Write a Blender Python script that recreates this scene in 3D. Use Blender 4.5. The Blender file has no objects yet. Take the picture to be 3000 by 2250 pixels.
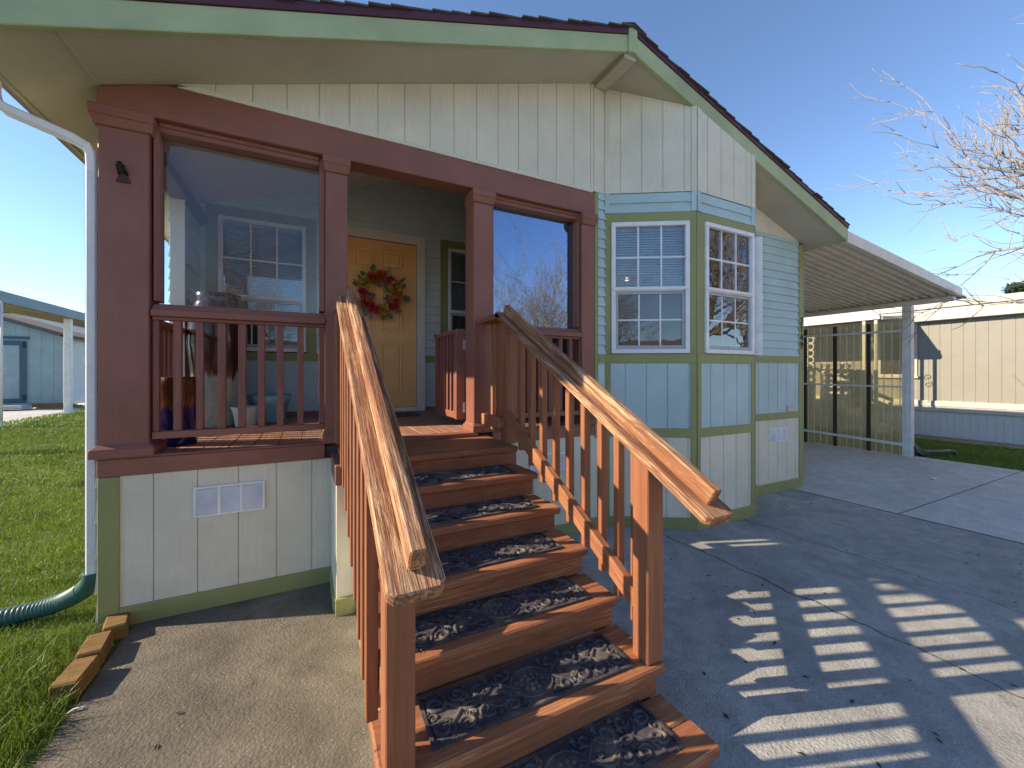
import bpy, math, random
from mathutils import Vector, Matrix
import numpy as np
R = math.radians
random.seed(7)
S = bpy.context.scene
COL = S.collection
W = {}                                     # world origins of things / parts

# ------------------------------------------------------------------ mesh helper
class MB:
    def __init__(s): s.v = []; s.f = []; s.sm = []
    def add(s, vs, fs, smooth=False):
        b = len(s.v); s.v += [tuple(p) for p in vs]
        s.f += [tuple(b + i for i in q) for q in fs]; s.sm += [smooth] * len(fs); return s
    def hexa(s, p):                        # 4 bottom (ccw), 4 top
        return s.add(p, [(3,2,1,0),(4,5,6,7),(0,1,5,4),(1,2,6,5),(2,3,7,6),(3,0,4,7)])
    def box(s, x0,x1,y0,y1,z0,z1):
        return s.hexa([(x0,y0,z0),(x1,y0,z0),(x1,y1,z0),(x0,y1,z0),(x0,y0,z1),(x1,y0,z1),(x1,y1,z1),(x0,y1,z1)])
    def prism(s, pts, ext):
        n = len(pts); e = Vector(ext); a = [Vector(p) for p in pts]
        vs = a + [p + e for p in a]
        fs = [tuple(range(n-1,-1,-1)), tuple(range(n,2*n))] + [(i,(i+1)%n,n+(i+1)%n,n+i) for i in range(n)]
        return s.add(vs, fs)
    def tube(s, path, rad, n=8, caps=True, smooth=True):
        P = [Vector(p) for p in path]; k = len(P)
        if not hasattr(rad,'__len__'): rad = [rad]*k
        T = [(P[min(i+1,k-1)]-P[max(i-1,0)]).normalized() for i in range(k)]
        u = T[0].orthogonal().normalized(); vs = []
        for i in range(k):
            u = (u - T[i]*u.dot(T[i]));
            if u.length < 1e-6: u = T[i].orthogonal()
            u.normalize(); w = T[i].cross(u)
            for j in range(n):
                a = 2*math.pi*j/n; vs.append(P[i] + (u*math.cos(a)+w*math.sin(a))*rad[i])
        fs = [(i*n+j, i*n+(j+1)%n, (i+1)*n+(j+1)%n, (i+1)*n+j) for i in range(k-1) for j in range(n)]
        s.add(vs, fs, smooth)
        if caps:
            b = len(s.v) - len(vs)
            s.f += [tuple(b+j for j in range(n-1,-1,-1)), tuple(b+(k-1)*n+j for j in range(n))]; s.sm += [False]*2
        return s
    def lathe(s, c, prof, n=28, smooth=True, flute=0, fn=0, tw=0):
        vs = []
        for (r,z) in prof:
            for j in range(n):
                a = 2*math.pi*j/n; rr = r*(1+flute*math.cos(fn*a+tw*z)) if flute else r
                vs.append((c[0]+rr*math.cos(a), c[1]+rr*math.sin(a), c[2]+z))
        k = len(prof)
        fs = [(i*n+j, i*n+(j+1)%n, (i+1)*n+(j+1)%n, (i+1)*n+j) for i in range(k-1) for j in range(n)]
        return s.add(vs, fs, smooth)
    def build(s, name, mat, parent=None, loc=None, rot=None, bevel=0, base=None):
        o0 = Vector(loc) if loc is not None else (Vector(base) if base is not None else None)
        pw = W.get(parent.name, Vector()) if parent else Vector()
        if loc is not None: sub = Vector()          # verts are local already
        elif base is not None: sub = Vector(base)   # thing: verts world, origin at its base
        else: sub = pw; o0 = pw
        m = bpy.data.meshes.new(name)
        m.from_pydata([(v[0]-sub.x, v[1]-sub.y, v[2]-sub.z) for v in s.v], [], s.f)
        m.polygons.foreach_set('use_smooth', s.sm)
        m.materials.append(mat); m.update()
        return link(name, m, parent, o0, rot, bevel)
def link(name, m, parent, world, rot=None, bevel=0):
    o = bpy.data.objects.new(name, m); COL.objects.link(o)
    world = Vector(world); W[o.name] = world
    pw = W.get(parent.name, Vector()) if parent else Vector()
    o.parent = parent; o.location = world - pw
    if rot: o.rotation_euler = rot
    if bevel:
        b = o.modifiers.new('bevel','BEVEL'); b.width = bevel; b.segments = 1; b.limit_method = 'ANGLE'; b.angle_limit = R(40)
    return o
def thing(name, label, cat, loc, group=None):
    o = bpy.data.objects.new(name, None); COL.objects.link(o); o.location = loc; o.empty_display_size = .1
    W[o.name] = Vector(loc); return tag(o, label, cat, group)
def tag(o, label=None, cat=None, group=None, kind=None):
    if label: o['label'] = label
    if cat: o['category'] = cat
    if group: o['group'] = group
    if kind: o['kind'] = kind
    return o

class Fr:                                   # vertical wall frame: s along, d outward, z up
    def __init__(s, P, Q):
        s.P = Vector((P[0],P[1],0)); t = Vector((Q[0]-P[0],Q[1]-P[1],0)); s.L = t.length; s.t = t.normalized()
        s.n = Vector((s.t.y,-s.t.x,0))
    def p(s, a, d, z): q = s.P + s.t*a + s.n*d; return (q.x,q.y,z)
    def box(s, m, a0,a1,d0,d1,z0,z1):
        m.hexa([s.p(a0,d1,z0),s.p(a1,d1,z0),s.p(a1,d0,z0),s.p(a0,d0,z0),s.p(a0,d1,z1),s.p(a1,d1,z1),s.p(a1,d0,z1),s.p(a0,d0,z1)])
    def poly(s, m, pts, d0, d1):            # pts (a,z) ccw seen from outside
        m.prism([s.p(a,d1,z) for a,z in pts], -s.n*(d1-d0))
    def frame(s, m, a0,a1,z0,z1,w,d0,d1,wb=None):
        wb = wb or w
        s.box(m,a0,a1,d0,d1,z1-w,z1); s.box(m,a0,a1,d0,d1,z0,z0+wb)
        s.box(m,a0,a0+w,d0,d1,z0+wb,z1-w); s.box(m,a1-w,a1,d0,d1,z0+wb,z1-w)
def cuts(a0,a1,z0,z1,holes):
    iv = [(a0,a1)]
    for (h0,h1,g0,g1) in holes:
        if g1 <= z0+1e-4 or g0 >= z1-1e-4: continue
        nv = []
        for (b0,b1) in iv:
            if h0 > b0: nv.append((b0,min(b1,h0)))
            if h1 < b1: nv.append((max(b0,h1),b1))
        iv = [q for q in nv if q[1]-q[0] > 1e-4]
    return iv
def lap(m, f, a0,a1,z0,z1,ex=.1,holes=(),top=None,dp=.019):
    zs = sorted(set([z0,z1]+[h[2] for h in holes if z0<h[2]<z1]+[h[3] for h in holes if z0<h[3]<z1]))
    k = z0
    while k < z1-1e-4:
        e = min(z1,k+ex); brk = [k]+[z for z in zs if k+1e-3<z<e-1e-3]+[e]
        for q0,q1 in zip(brk,brk[1:]):
            da = dp-(dp-.003)*(q0-k)/ex; db = dp-(dp-.003)*(q1-k)/ex
            for b0,b1 in cuts(a0,a1,q0,q1,holes):
                if top:                      # clip under a sloped line
                    if top(b0)<=q1 or top(b1)<=q1:
                        n=60
                        for i in range(n):
                            c0=b0+(b1-b0)*i/n; c1=b0+(b1-b0)*(i+1)/n; t=min(q1,max(top(c0),top(c1))+.006)
                            if t>q0+.005:
                                dt=da+(db-da)*(t-q0)/(q1-q0); m.hexa([f.p(c0,da,q0),f.p(c1,da,q0),f.p(c1,-.03,q0),f.p(c0,-.03,q0),f.p(c0,dt,t),f.p(c1,dt,t),f.p(c1,-.03,t),f.p(c0,-.03,t)])
                        continue
                m.hexa([f.p(b0,da,q0),f.p(b1,da,q0),f.p(b1,-.03,q0),f.p(b0,-.03,q0),f.p(b0,db,q1),f.p(b1,db,q1),f.p(b1,-.03,q1),f.p(b0,-.03,q1)])
        k = e
def boards(m, f, a0,a1,z0,z1,pitch=.2,groove=.009,off=0,top=None,holes=(),d=.012):
    a = a0 - off
    while a < a1-1e-4:
        b0=max(a0,a+groove/2); b1=min(a1,a+pitch-groove/2)
        if b1-b0>.004:
            h = [q for q in holes if q[0]<b1-1e-4 and q[1]>b0+1e-4]
            segs=[(z0,z1)]
            for q in h:
                segs=[(u,v) for (x,y) in segs for (u,v) in ((x,min(y,q[2])),(max(x,q[3]),y)) if v-u>1e-3]
            for (x,y) in segs:
                if top:
                    t0,t1=min(y,top(b0)),min(y,top(b1))
                    if max(t0,t1)<x+.004: continue
                    t0=max(t0,x+.001);t1=max(t1,x+.001)
                    f.poly(m,[(b0,x),(b1,x),(b1,t1),(b0,t0)],-.02,d)
                else: f.box(m,b0,b1,-.02,d,x,y)
        a += pitch
    # backing sheet
    n = 16 if top else 1
    for i in range(n):
        c0=a0+(a1-a0)*i/n; c1=a0+(a1-a0)*(i+1)/n
        for b0,b1 in cuts(c0,c1,z0,z1,holes) if holes else [(c0,c1)]:
            t0=min(z1,top(b0)) if top else z1; t1=min(z1,top(b1)) if top else z1
            if min(t0,t1)>z0: f.poly(m,[(b0,z0),(b1,z0),(b1,t1),(b0,t0)],-.03,d-.008)

# ------------------------------------------------------------------ materials
def newmat(name):
    m = bpy.data.materials.new(name); m.use_nodes = True; nt = m.node_tree; N = nt.nodes
    return m, nt, N, N['Principled BSDF'], N['Material Output']
def coords(nt, scale=(1,1,1), rnd=True):
    N = nt.nodes; tc = N.new('ShaderNodeTexCoord'); mp = N.new('ShaderNodeMapping'); mp.inputs['Scale'].default_value = scale
    src = tc.outputs['Object']
    if rnd:
        oi = N.new('ShaderNodeObjectInfo'); mu = N.new('ShaderNodeMath'); mu.operation='MULTIPLY'; mu.inputs[1].default_value=37.
        ad = N.new('ShaderNodeVectorMath'); nt.links.new(oi.outputs['Random'],mu.inputs[0]); nt.links.new(src,ad.inputs[0]); nt.links.new(mu.outputs[0],ad.inputs[1]); src = ad.outputs[0]
    nt.links.new(src, mp.inputs[0]); return mp.outputs[0]
def noise(nt, vec, scale, detail=4, rough=.6, dist=0):
    n = nt.nodes.new('ShaderNodeTexNoise'); n.inputs['Scale'].default_value=scale; n.inputs['Detail'].default_value=detail
    n.inputs['Roughness'].default_value=rough; n.inputs['Distortion'].default_value=dist
    if vec: nt.links.new(vec,n.inputs['Vector'])
    return n.outputs['Fac']
def ramp(nt, fac, stops):
    r = nt.nodes.new('ShaderNodeValToRGB'); e = r.color_ramp.elements
    while len(e) < len(stops): e.new(.5)
    for q,(p,c) in zip(e,stops): q.position=p; q.color=(c if len(c)==4 else (*c,1)) if hasattr(c,'__len__') else (c,c,c,1)
    nt.links.new(fac,r.inputs[0]); return r.outputs[0]
def mixc(nt, fac, a, b, mode='MIX'):
    m = nt.nodes.new('ShaderNodeMix'); m.data_type='RGBA'; m.blend_type=mode
    for i,x in ((0,fac),(6,a),(7,b)):
        if hasattr(x,'is_linked') or hasattr(x,'links'): nt.links.new(x,m.inputs[i])
        else: m.inputs[i].default_value = x if i==0 else (*x,1) if len(x)==3 else x
    return m.outputs[2]
def bump(nt, b, h, strength=.3, dist=.01):
    n = nt.nodes.new('ShaderNodeBump'); n.inputs['Strength'].default_value=strength; n.inputs['Distance'].default_value=dist
    nt.links.new(h,n.inputs['Height']); nt.links.new(n.outputs[0],b.inputs['Normal']); return n
def mul(c,k): return tuple(min(1,x*k) for x in c)
def AX(axis, a, l): return tuple(l if 'XYZ'[i]==axis else a for i in range(3))
def paint(name, col, rough=.5, axis='Z', bs=.35, var=.12, grain=True):
    m,nt,N,b,o = newmat(name)
    v = coords(nt, AX(axis,9,.9)); v2 = coords(nt,(1,1,1))
    g = noise(nt,v,3,5,.65,.8); p = noise(nt,v2,2.2,4,.6)
    c = mixc(nt, ramp(nt,p,[(.3,0),(.7,1)]), mul(col,1-var), mul(col,1+var*.6))
    f = noise(nt,v,11,3,.7)
    c2 = mixc(nt, ramp(nt,f,[(.35,0),(.75,.28)]), c, mul(col,.8))
    nt.links.new(c2,b.inputs['Base Color']); b.inputs['Roughness'].default_value=rough
    b.inputs['Specular IOR Level'].default_value=.35
    if grain: bump(nt,b,g,bs,.012)
    return m
def wood(name, base, dark, axis, pale=None, amt=.0, bs=.5, rough=.6, gs=1.):
    m,nt,N,b,o = newmat(name)
    v = coords(nt, AX(axis,16,.7)); vb = coords(nt,(1,1,1))
    g = noise(nt,v,2.4*gs,7,.68,.6); big = noise(nt,vb,3.,4,.6)
    fine = noise(nt,coords(nt,AX(axis,60*gs,1.6)),2.5,4,.7,.2)
    c = mixc(nt, ramp(nt,g,[(.32,0),(.66,1)]), dark, base)
    c = mixc(nt, ramp(nt,big,[(.35,0),(.75,.45)]), c, mul(dark,.8))
    if pale:
        w = N.new('ShaderNodeMath'); w.operation='MULTIPLY'
        nt.links.new(ramp(nt,fine,[(.5-.16*amt,0),(.56,1)]),w.inputs[0]); nt.links.new(ramp(nt,noise(nt,coords(nt,AX(axis,6,.8)),1.6,5,.7,.6),[(.52-.3*amt,0),(.62,1)]),w.inputs[1])
        c = mixc(nt,w.outputs[0],c,pale)
    nt.links.new(c,b.inputs['Base Color']); b.inputs['Roughness'].default_value=rough
    b.inputs['Specular IOR Level'].default_value=.35
    h = N.new('ShaderNodeMath'); h.operation='ADD'; nt.links.new(g,h.inputs[0]); nt.links.new(fine,h.inputs[1])
    bump(nt,b,h.outputs[0],bs,.008); return m
def plain(name, col, rough=.5, metal=0, emit=None, es=0):
    m,nt,N,b,o = newmat(name); b.inputs['Roughness'].default_value=rough; b.inputs['Metallic'].default_value=metal
    v = coords(nt); p = noise(nt,v,6,5,.65)
    nt.links.new(mixc(nt,ramp(nt,p,[(.3,0),(.7,1)]),mul(col,.85),mul(col,1.08)),b.inputs['Base Color'])
    if emit: b.inputs['Emission Color'].default_value=(*emit,1); b.inputs['Emission Strength'].default_value=es
    return m
def glass(name, tint=(.9,.93,.95), k=1.5, add=.1, wav=0, diff=None, df=0, gl=(.95,.97,1)):
    m,nt,N,b,o = newmat(name); N.remove(b)
    t = N.new('ShaderNodeBsdfTransparent'); t.inputs[0].default_value=(*tint,1)
    g = N.new('ShaderNodeBsdfGlossy'); g.inputs['Roughness'].default_value=.0; g.inputs[0].default_value=(*gl,1)
    fr = N.new('ShaderNodeFresnel'); fr.inputs[0].default_value=1.5
    ma = N.new('ShaderNodeMath'); ma.operation='MULTIPLY_ADD'; ma.use_clamp=True; ma.inputs[1].default_value=k; ma.inputs[2].default_value=add
    nt.links.new(fr.outputs[0],ma.inputs[0]); mx = N.new('ShaderNodeMixShader')
    src = t.outputs[0]
    if diff:
        d = N.new('ShaderNodeBsdfDiffuse'); d.inputs[0].default_value=(*diff,1); m0=N.new('ShaderNodeMixShader'); m0.inputs[0].default_value=df
        nt.links.new(t.outputs[0],m0.inputs[1]); nt.links.new(d.outputs[0],m0.inputs[2]); src=m0.outputs[0]
    nt.links.new(ma.outputs[0],mx.inputs[0]); nt.links.new(src,mx.inputs[1]); nt.links.new(g.outputs[0],mx.inputs[2])
    if wav:
        bp = N.new('ShaderNodeBump'); bp.inputs['Strength'].default_value=wav; bp.inputs['Distance'].default_value=.02
        nt.links.new(noise(nt,coords(nt,(1,1,1)),3.5,2),bp.inputs['Height']); nt.links.new(bp.outputs[0],g.inputs['Normal'])
    nt.links.new(mx.outputs[0],o.inputs[0]); return m

BEIGE=(.72,.685,.54); SAGE=(.30,.31,.125); BLUE=(.46,.60,.60); BROWN=(.275,.112,.078); FASC=(.40,.46,.25)
M = {}
M['beige']=paint('beige_siding_paint',BEIGE,.55,'Z',.5)
M['soffit']=paint('soffit_paint',(.50,.47,.37),.6,'X',.4)
M['sage']=paint('sage_trim_paint',SAGE,.5,'Z',.4)
M['sageX']=paint('sage_board_paint',SAGE,.5,'X',.4)
M['blue']=paint('blue_lap_paint',BLUE,.5,'X',.4)
M['blueZ']=paint('blue_panel_paint',BLUE,.5,'Z',.5)
M['porchwall']=paint('porch_lap_paint',(.62,.70,.66),.55,'X',.4)
M['brown']=paint('brown_paint',BROWN,.45,'Z',.4,.2)
M['brownX']=paint('brown_board_paint',BROWN,.45,'X',.4,.2)
M['fascia']=paint('green_fascia_paint',FASC,.5,'X',.35,.18)
M['purple']=paint('maroon_drip_edge_paint',(.085,.028,.045),.4,'X',.2)
M['white']=plain('white_vinyl',(.8,.8,.8),.35)
M['cream']=paint('cream_door_casing_paint',(.75,.72,.64),.45,'Z',.1,.05)
M['door']=paint('orange_door_paint',(.95,.53,.19),.4,'Z',.12,.06)
RW=(.375,.158,.074); RD=(.25,.085,.04)
M['redX']=wood('redwood_stain_crosswise',RW,RD,'X',(.50,.24,.10),.12)
M['redY']=wood('redwood_stain_lengthwise',RW,RD,'Y',(.50,.24,.10),.1)
M['redZ']=wood('redwood_stain_upright',RW,RD,'Z')
M['rail']=wood('weathered_redwood',(.38,.155,.065),(.15,.06,.035),'Y',(.62,.41,.23),.32,1.0,.65,.6)
M['deckY']=wood('deck_board_stain',(.50,.30,.21),(.27,.12,.085),'Y',None,0,.4,.5)
M['sash']=plain('grey_screen_frame',(.42,.42,.44),.4)
M['pane']=glass('window_glass',(.86,.9,.92),1.3,.05,.05)
M['mirrorpane']=glass('porch_glass_reflective',(.70,.76,.82),2.4,.20,.01,None,0,(.62,.77,1.0))  # reflection tinted blue and boosted to stand in for a deeper sky
M['bigpane']=glass('porch_glass',(.92,.95,.97),1.0,.0,.006)
M['screen']=glass('screened_glass',(.62,.62,.6),1.2,.06,.05,(.14,.14,.13),.35)
M['blind']=plain('blind_slats',(.74,.74,.72),.5)
M['dark']=plain('room_dark',(.10,.09,.08),.8)
M['room']=plain('room_wall',(.45,.42,.36),.8)
M['black']=plain('black_metal',(.02,.018,.017),.5,.3)
M['steel']=plain('galvanised_steel',(.62,.62,.62),.35,.9)
M['alu']=plain('painted_aluminium',(.74,.69,.60),.4)
M['rust']=plain('rusty_bracket',(.07,.035,.03),.7,.3)
M['brick']=wood('mossy_brick',(.34,.15,.06),(.14,.07,.035),'X',(.20,.17,.03),.6,.9,.9)
M['hose']=plain('green_drain_hose',(.035,.11,.095),.45)
M['litter']=plain('white_litter',(.8,.79,.76),.5)
M['leaf']=plain('dead_leaf',(.03,.025,.022),.8)

def ground_mat(name, c1, c2, speck=.5, crack=None, scale=1., edge=None):
    m,nt,N,b,o = newmat(name)
    v = coords(nt,(1,1,1),False)
    big = noise(nt,v,.9*scale,6,.62,.5); mid = noise(nt,v,7,5,.7); fine = noise(nt,v,140,3,.75)
    c = mixc(nt,ramp(nt,big,[(.3,0),(.7,1)]),c1,c2)
    c = mixc(nt,ramp(nt,mid,[(.35,.45),(.6,0)]),c,mul(c1,.62))
    c = mixc(nt,ramp(nt,fine,[(.35,.5),(.55,0)]),c,mul(c1,.5))
    vo = N.new('ShaderNodeTexVoronoi'); vo.inputs['Scale'].default_value=75; nt.links.new(v,vo.inputs['Vector'])
    gate = N.new('ShaderNodeMath'); gate.operation='MULTIPLY'; nt.links.new(ramp(nt,vo.outputs['Distance'],[(.12,1),(.2,0)]),gate.inputs[0])
    nt.links.new(ramp(nt,noise(nt,v,33,2,.6),[(.52,0),(.62,speck)]),gate.inputs[1])
    c = mixc(nt,gate.outputs[0],c,(.55,.52,.46))
    vs = N.new('ShaderNodeTexVoronoi'); vs.inputs['Scale'].default_value=2.3; nt.links.new(v,vs.inputs['Vector'])
    st = N.new('ShaderNodeMath'); st.operation='ADD'; nt.links.new(vs.outputs['Distance'],st.inputs[0]); nt.links.new(mid,st.inputs[1])
    c = mixc(nt,ramp(nt,st.outputs[0],[(.42,.55),(.56,0)]),c,mul(c1,.45))
    if crack:
        sx = N.new('ShaderNodeSeparateXYZ'); nt.links.new(v,sx.inputs[0]); wob = noise(nt,v,2.5,5,.6)
        for (ax,pos,wd,amp) in crack:
            a = N.new('ShaderNodeMath'); a.operation='MULTIPLY_ADD'; nt.links.new(wob,a.inputs[0]); a.inputs[1].default_value=amp; a.inputs[2].default_value=-pos-amp/2
            s_ = N.new('ShaderNodeMath'); s_.operation='ADD'; nt.links.new(sx.outputs[ax],s_.inputs[0]); nt.links.new(a.outputs[0],s_.inputs[1])
            ab = N.new('ShaderNodeMath'); ab.operation='ABSOLUTE'; nt.links.new(s_.outputs[0],ab.inputs[0])
            c = mixc(nt,ramp(nt,ab.outputs[0],[(wd*.35,.85),(wd,0)]),c,(.03,.03,.03))
    nt.links.new(c,b.inputs['Base Color']); b.inputs['Roughness'].default_value=.85
    h = N.new('ShaderNodeMath'); h.operation='MULTIPLY_ADD'; nt.links.new(fine,h.inputs[0]); h.inputs[1].default_value=.6; nt.links.new(vo.outputs['Distance'],h.inputs[2])
    bump(nt,b,h.outputs[0],.55,.006); return m
M['asphalt']=ground_mat('old_asphalt',(.25,.25,.245),(.50,.495,.47),.9,[(0,4.0,.010,.22),(0,5.1,.007,.3),(1,-4.6,.008,.3)])
M['concrete']=ground_mat('driveway_concrete',(.52,.51,.49),(.74,.73,.71),.2,[(1,-1.1,.012,.02)],.7)
M['soil']=ground_mat('bare_soil',(.22,.19,.14),(.30,.27,.20),.3)
M['road']=ground_mat('street_asphalt',(.36,.35,.33),(.46,.45,.42),.4)
def lawn_mat():
    m,nt,N,b,o = newmat('lawn_turf'); v=coords(nt,(1,1,1),False)
    c=mixc(nt,ramp(nt,noise(nt,v,2.5,5,.7),[(.3,0),(.7,1)]),(.08,.14,.012),(.16,.24,.02))
    c=mixc(nt,ramp(nt,noise(nt,v,45,4,.7),[(.4,.6),(.6,0)]),c,(.02,.035,.006))
    nt.links.new(c,b.inputs['Base Color']); b.inputs['Roughness'].default_value=.9; bump(nt,b,noise(nt,v,60,4,.7),.8,.03); return m
M['lawn']=lawn_mat()
def blade_mat():
    m,nt,N,b,o = newmat('grass_blades'); v=coords(nt,(1,1,1),False)
    c=mixc(nt,ramp(nt,noise(nt,v,1.6,5,.7),[(.3,0),(.7,1)]),(.075,.155,.014),(.165,.27,.022))
    c=mixc(nt,ramp(nt,noise(nt,v,70,2,.6),[(.4,0),(.65,.7)]),c,(.24,.27,.045))
    c=mixc(nt,ramp(nt,noise(nt,v,3.2,5,.7),[(.5,0),(.66,.75)]),c,(.035,.075,.012)); c=mixc(nt,ramp(nt,noise(nt,v,8,4,.7),[(.58,0),(.7,.6)]),c,(.20,.17,.05))
    nt.links.new(c,b.inputs['Base Color']); b.inputs['Roughness'].default_value=.5
    t=N.new('ShaderNodeBsdfTranslucent'); nt.links.new(c,t.inputs[0]); mx=N.new('ShaderNodeMixShader'); mx.inputs[0].default_value=.35
    nt.links.new(b.outputs[0],mx.inputs[1]); nt.links.new(t.outputs[0],mx.inputs[2]); nt.links.new(mx.outputs[0],o.inputs[0]); return m
M['blade']=blade_mat()
def shingle_mat():
    m,nt,N,b,o = newmat('asphalt_shingle'); v=coords(nt,(1,1,1),False)
    c=mixc(nt,ramp(nt,noise(nt,v,9,4,.7),[(.3,0),(.7,1)]),(.03,.028,.03),(.085,.07,.06))
    c=mixc(nt,ramp(nt,noise(nt,v,180,2,.6),[(.4,0),(.6,.6)]),c,(.12,.11,.11))
    nt.links.new(c,b.inputs['Base Color']); b.inputs['Roughness'].default_value=.9; bump(nt,b,noise(nt,v,150,2),.5,.004); return m
M['shingle']=shingle_mat()

# ------------------------------------------------------------------ camera & light
cam = bpy.data.cameras.new('camera'); co = bpy.data.objects.new('camera',cam); COL.objects.link(co); S.camera = co
co.location = (1.056,-3.105,1.455); co.rotation_euler = (R(90),0,-R(26.93))
cam.sensor_width = 36; cam.lens = 1181/3000*36; cam.shift_y = (1093.5-1125)/3000
cam.clip_start=.05; cam.clip_end = 3000
AZ, EL = R(-70.6), R(29.1)
sd = Vector((math.sin(AZ)*math.cos(EL), math.cos(AZ)*math.cos(EL), math.sin(EL)))
sl = bpy.data.lights.new('sun','SUN'); sl.energy=5.0; sl.angle=R(.55); sl.color=(1,.82,.58)
so = bpy.data.objects.new('sun',sl); COL.objects.link(so); so.rotation_euler = sd.to_track_quat('Z','Y').to_euler(); so.location=(-20,8,14)
wd = bpy.data.worlds.new('World'); S.world = wd; wd.use_nodes = True; n = wd.node_tree.nodes
sk = n.new('ShaderNodeTexSky'); sk.sky_type='NISHITA'; sk.sun_disc=False; sk.sun_elevation=EL; sk.sun_rotation=AZ % (2*math.pi)
sk.air_density=.8; sk.dust_density=.0; sk.ozone_density=3.0
wd.node_tree.links.new(sk.outputs[0],n['Background'].inputs[0]); n['Background'].inputs[1].default_value=.15
S.view_settings.view_transform='Standard'; S.view_settings.look='None'; S.view_settings.exposure=.85; S.view_settings.gamma=1

# ------------------------------------------------------------------ ground
def gz(x): return 0. if x<1.5 else max(-.08,-(x-1.5)*.0145)
def sheet(name, x0,x1,y0,y1,mat,dz=0):
    xs=[x0]+[x for x in (1.5,7.02) if x0<x<x1]+[x1]; m=MB()
    for a,b in zip(xs,xs[1:]): m.add([(a,y0,gz(a)+dz),(b,y0,gz(b)+dz),(b,y1,gz(b)+dz),(a,y1,gz(a)+dz)],[(0,1,2,3)])
    return tag(m.build(name,mat),kind='structure')
sheet('ground',-900,900,-900,900,M['soil'],-.035)
sheet('lawn',-6.4,.16,-9,24,M['lawn'],-.006)
M['shaded_asphalt']=ground_mat('stained_shaded_asphalt',(.085,.076,.058),(.215,.192,.15),.65,None,1.9)  # driveway asphalt; filtered tree shade and stains both put into its darker colour
sheet('driveway',1.32,6.78,-4.6,.2,M['asphalt'],.0)
sheet('driveway_left',.155,1.315,-4.6,.2,M['shaded_asphalt'],.0)
M['pale']=ground_mat('pale_concrete',(.50,.49,.46),(.64,.62,.58),.2,[(1,-7.2,.012,.02)],.7)
sheet('added_bounce_slab',.155,6.78,-9.5,-4.61,M['pale'],.0)  # unseen slab behind the camera, added pale to bounce light onto the facade
sheet('sidewalk',-60,.15,-9.55,-8.0,M['pale'],.012)
sheet('concrete_pad',6.79,11.06,-9.5,7,M['concrete'],.004)
sheet('side_lawn',11.07,13.95,-9,12,M['lawn'],-.004)
sheet('neighbour_pad',-14,-6.4,8,24,M['concrete'],-.01)
sheet('street',-80,80,-17.5,-9.6,M['road'],-.02)

def grass(name, regions, seed):
    rg=np.random.default_rng(seed); V=[];Fc=[];b=0
    for (x0,x1,y0,y1,n,h,w,edge) in regions:
        x=rg.uniform(x0,x1,n); y=rg.uniform(y0,y1,n)
        if edge: k=x<edge(y)+rg.normal(0,.02,n); x=x[k];y=y[k]
        n=len(x); hh=h*rg.uniform(.45,1.25,n)*(1+.35*np.sin(x*3.1+1.3*np.sin(y*2.3))*np.sin(y*2.7)); a=rg.uniform(0,2*np.pi,n); la=rg.uniform(0,2*np.pi,n); le=hh*rg.uniform(.25,1.0,n)
        zz=np.where(x<1.5,0,-.08)
        ca,sa=np.cos(a)*w/2,np.sin(a)*w/2; lx,ly=np.cos(la)*le,np.sin(la)*le
        p=np.stack([np.stack([x-ca,y-sa,zz-.01],1),np.stack([x+ca,y+sa,zz-.01],1),
                    np.stack([x+ca*.7+lx*.4,y+sa*.7+ly*.4,zz+hh*.62],1),np.stack([x-ca*.7+lx*.4,y-sa*.7+ly*.4,zz+hh*.62],1),
                    np.stack([x+lx,y+ly,zz+hh*.95],1)],1).reshape(-1,3)
        i=np.arange(n)*5+b; V.append(p); b+=5*n
        q=np.stack([i,i+1,i+2,i+3],1); t=np.stack([i+3,i+2,i+4],1)
        Fc+=q.tolist()+t.tolist()
    m=bpy.data.meshes.new(name); m.from_pydata(np.concatenate(V).tolist(),[],Fc); m.materials.append(M['blade']); m.update()
    o=bpy.data.objects.new(name,m); COL.objects.link(o); return tag(o,kind='stuff')
edge=lambda y: np.where(y>-.6,.045,np.where(y>-.75,.12,.15-.10*np.clip(-.75-y,0,2)+.03*np.sin(y*9)))
grass('grass',[(-1.4,.2,-1.6,.9,26000,.05,.0035,edge),(-.35,.2,-1.6,.0,5200,.085,.004,edge),(-3.2,-.02,.7,4,34000,.055,.006,None),(-6.2,-.02,4,12,42000,.06,.011,None),(-7,-.02,12,23,16000,.07,.022,None)],3)
grass('side_grass',[(11.1,13.85,-5,6,28000,.05,.012,None)],5)

# dead leaf crumbs on the asphalt
m=MB(); rg=random.Random(4)
for i in range(150):
    x=rg.uniform(.3,6.6) if i%3 else rg.uniform(2.5,4.2); y=rg.uniform(-2.6,-.2); 
    if 1.1<x<2.5: continue
    a=rg.uniform(0,6.3); l=rg.uniform(.006,.02); w=l*rg.uniform(.25,.5); z=gz(x)+.003
    c,s=math.cos(a),math.sin(a)
    m.add([(x+c*l,y+s*l,z),(x-s*w,y+c*w,z+.004),(x-c*l,y-s*l,z+.001),(x+s*w,y-c*w,z+.003)],[(0,1,2,3)])
tag(m.build('leaf_litter',M['leaf']),kind='stuff')

# ------------------------------------------------------------------ THE HOUSE
DZ=.972
YF=-.44; RX=3.57
def zb(x): return 4.245-(RX-x)*.328 if x<RX else 4.245-(x-RX)*.303
zs=lambda x: zb(x)+.012
house=thing('mobile_home','beige and blue mobile home with sage trim, maroon porch posts and angled bay windows','house',(3.5,0,0))
F0=Fr((0,0),(7.06,0))
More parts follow.
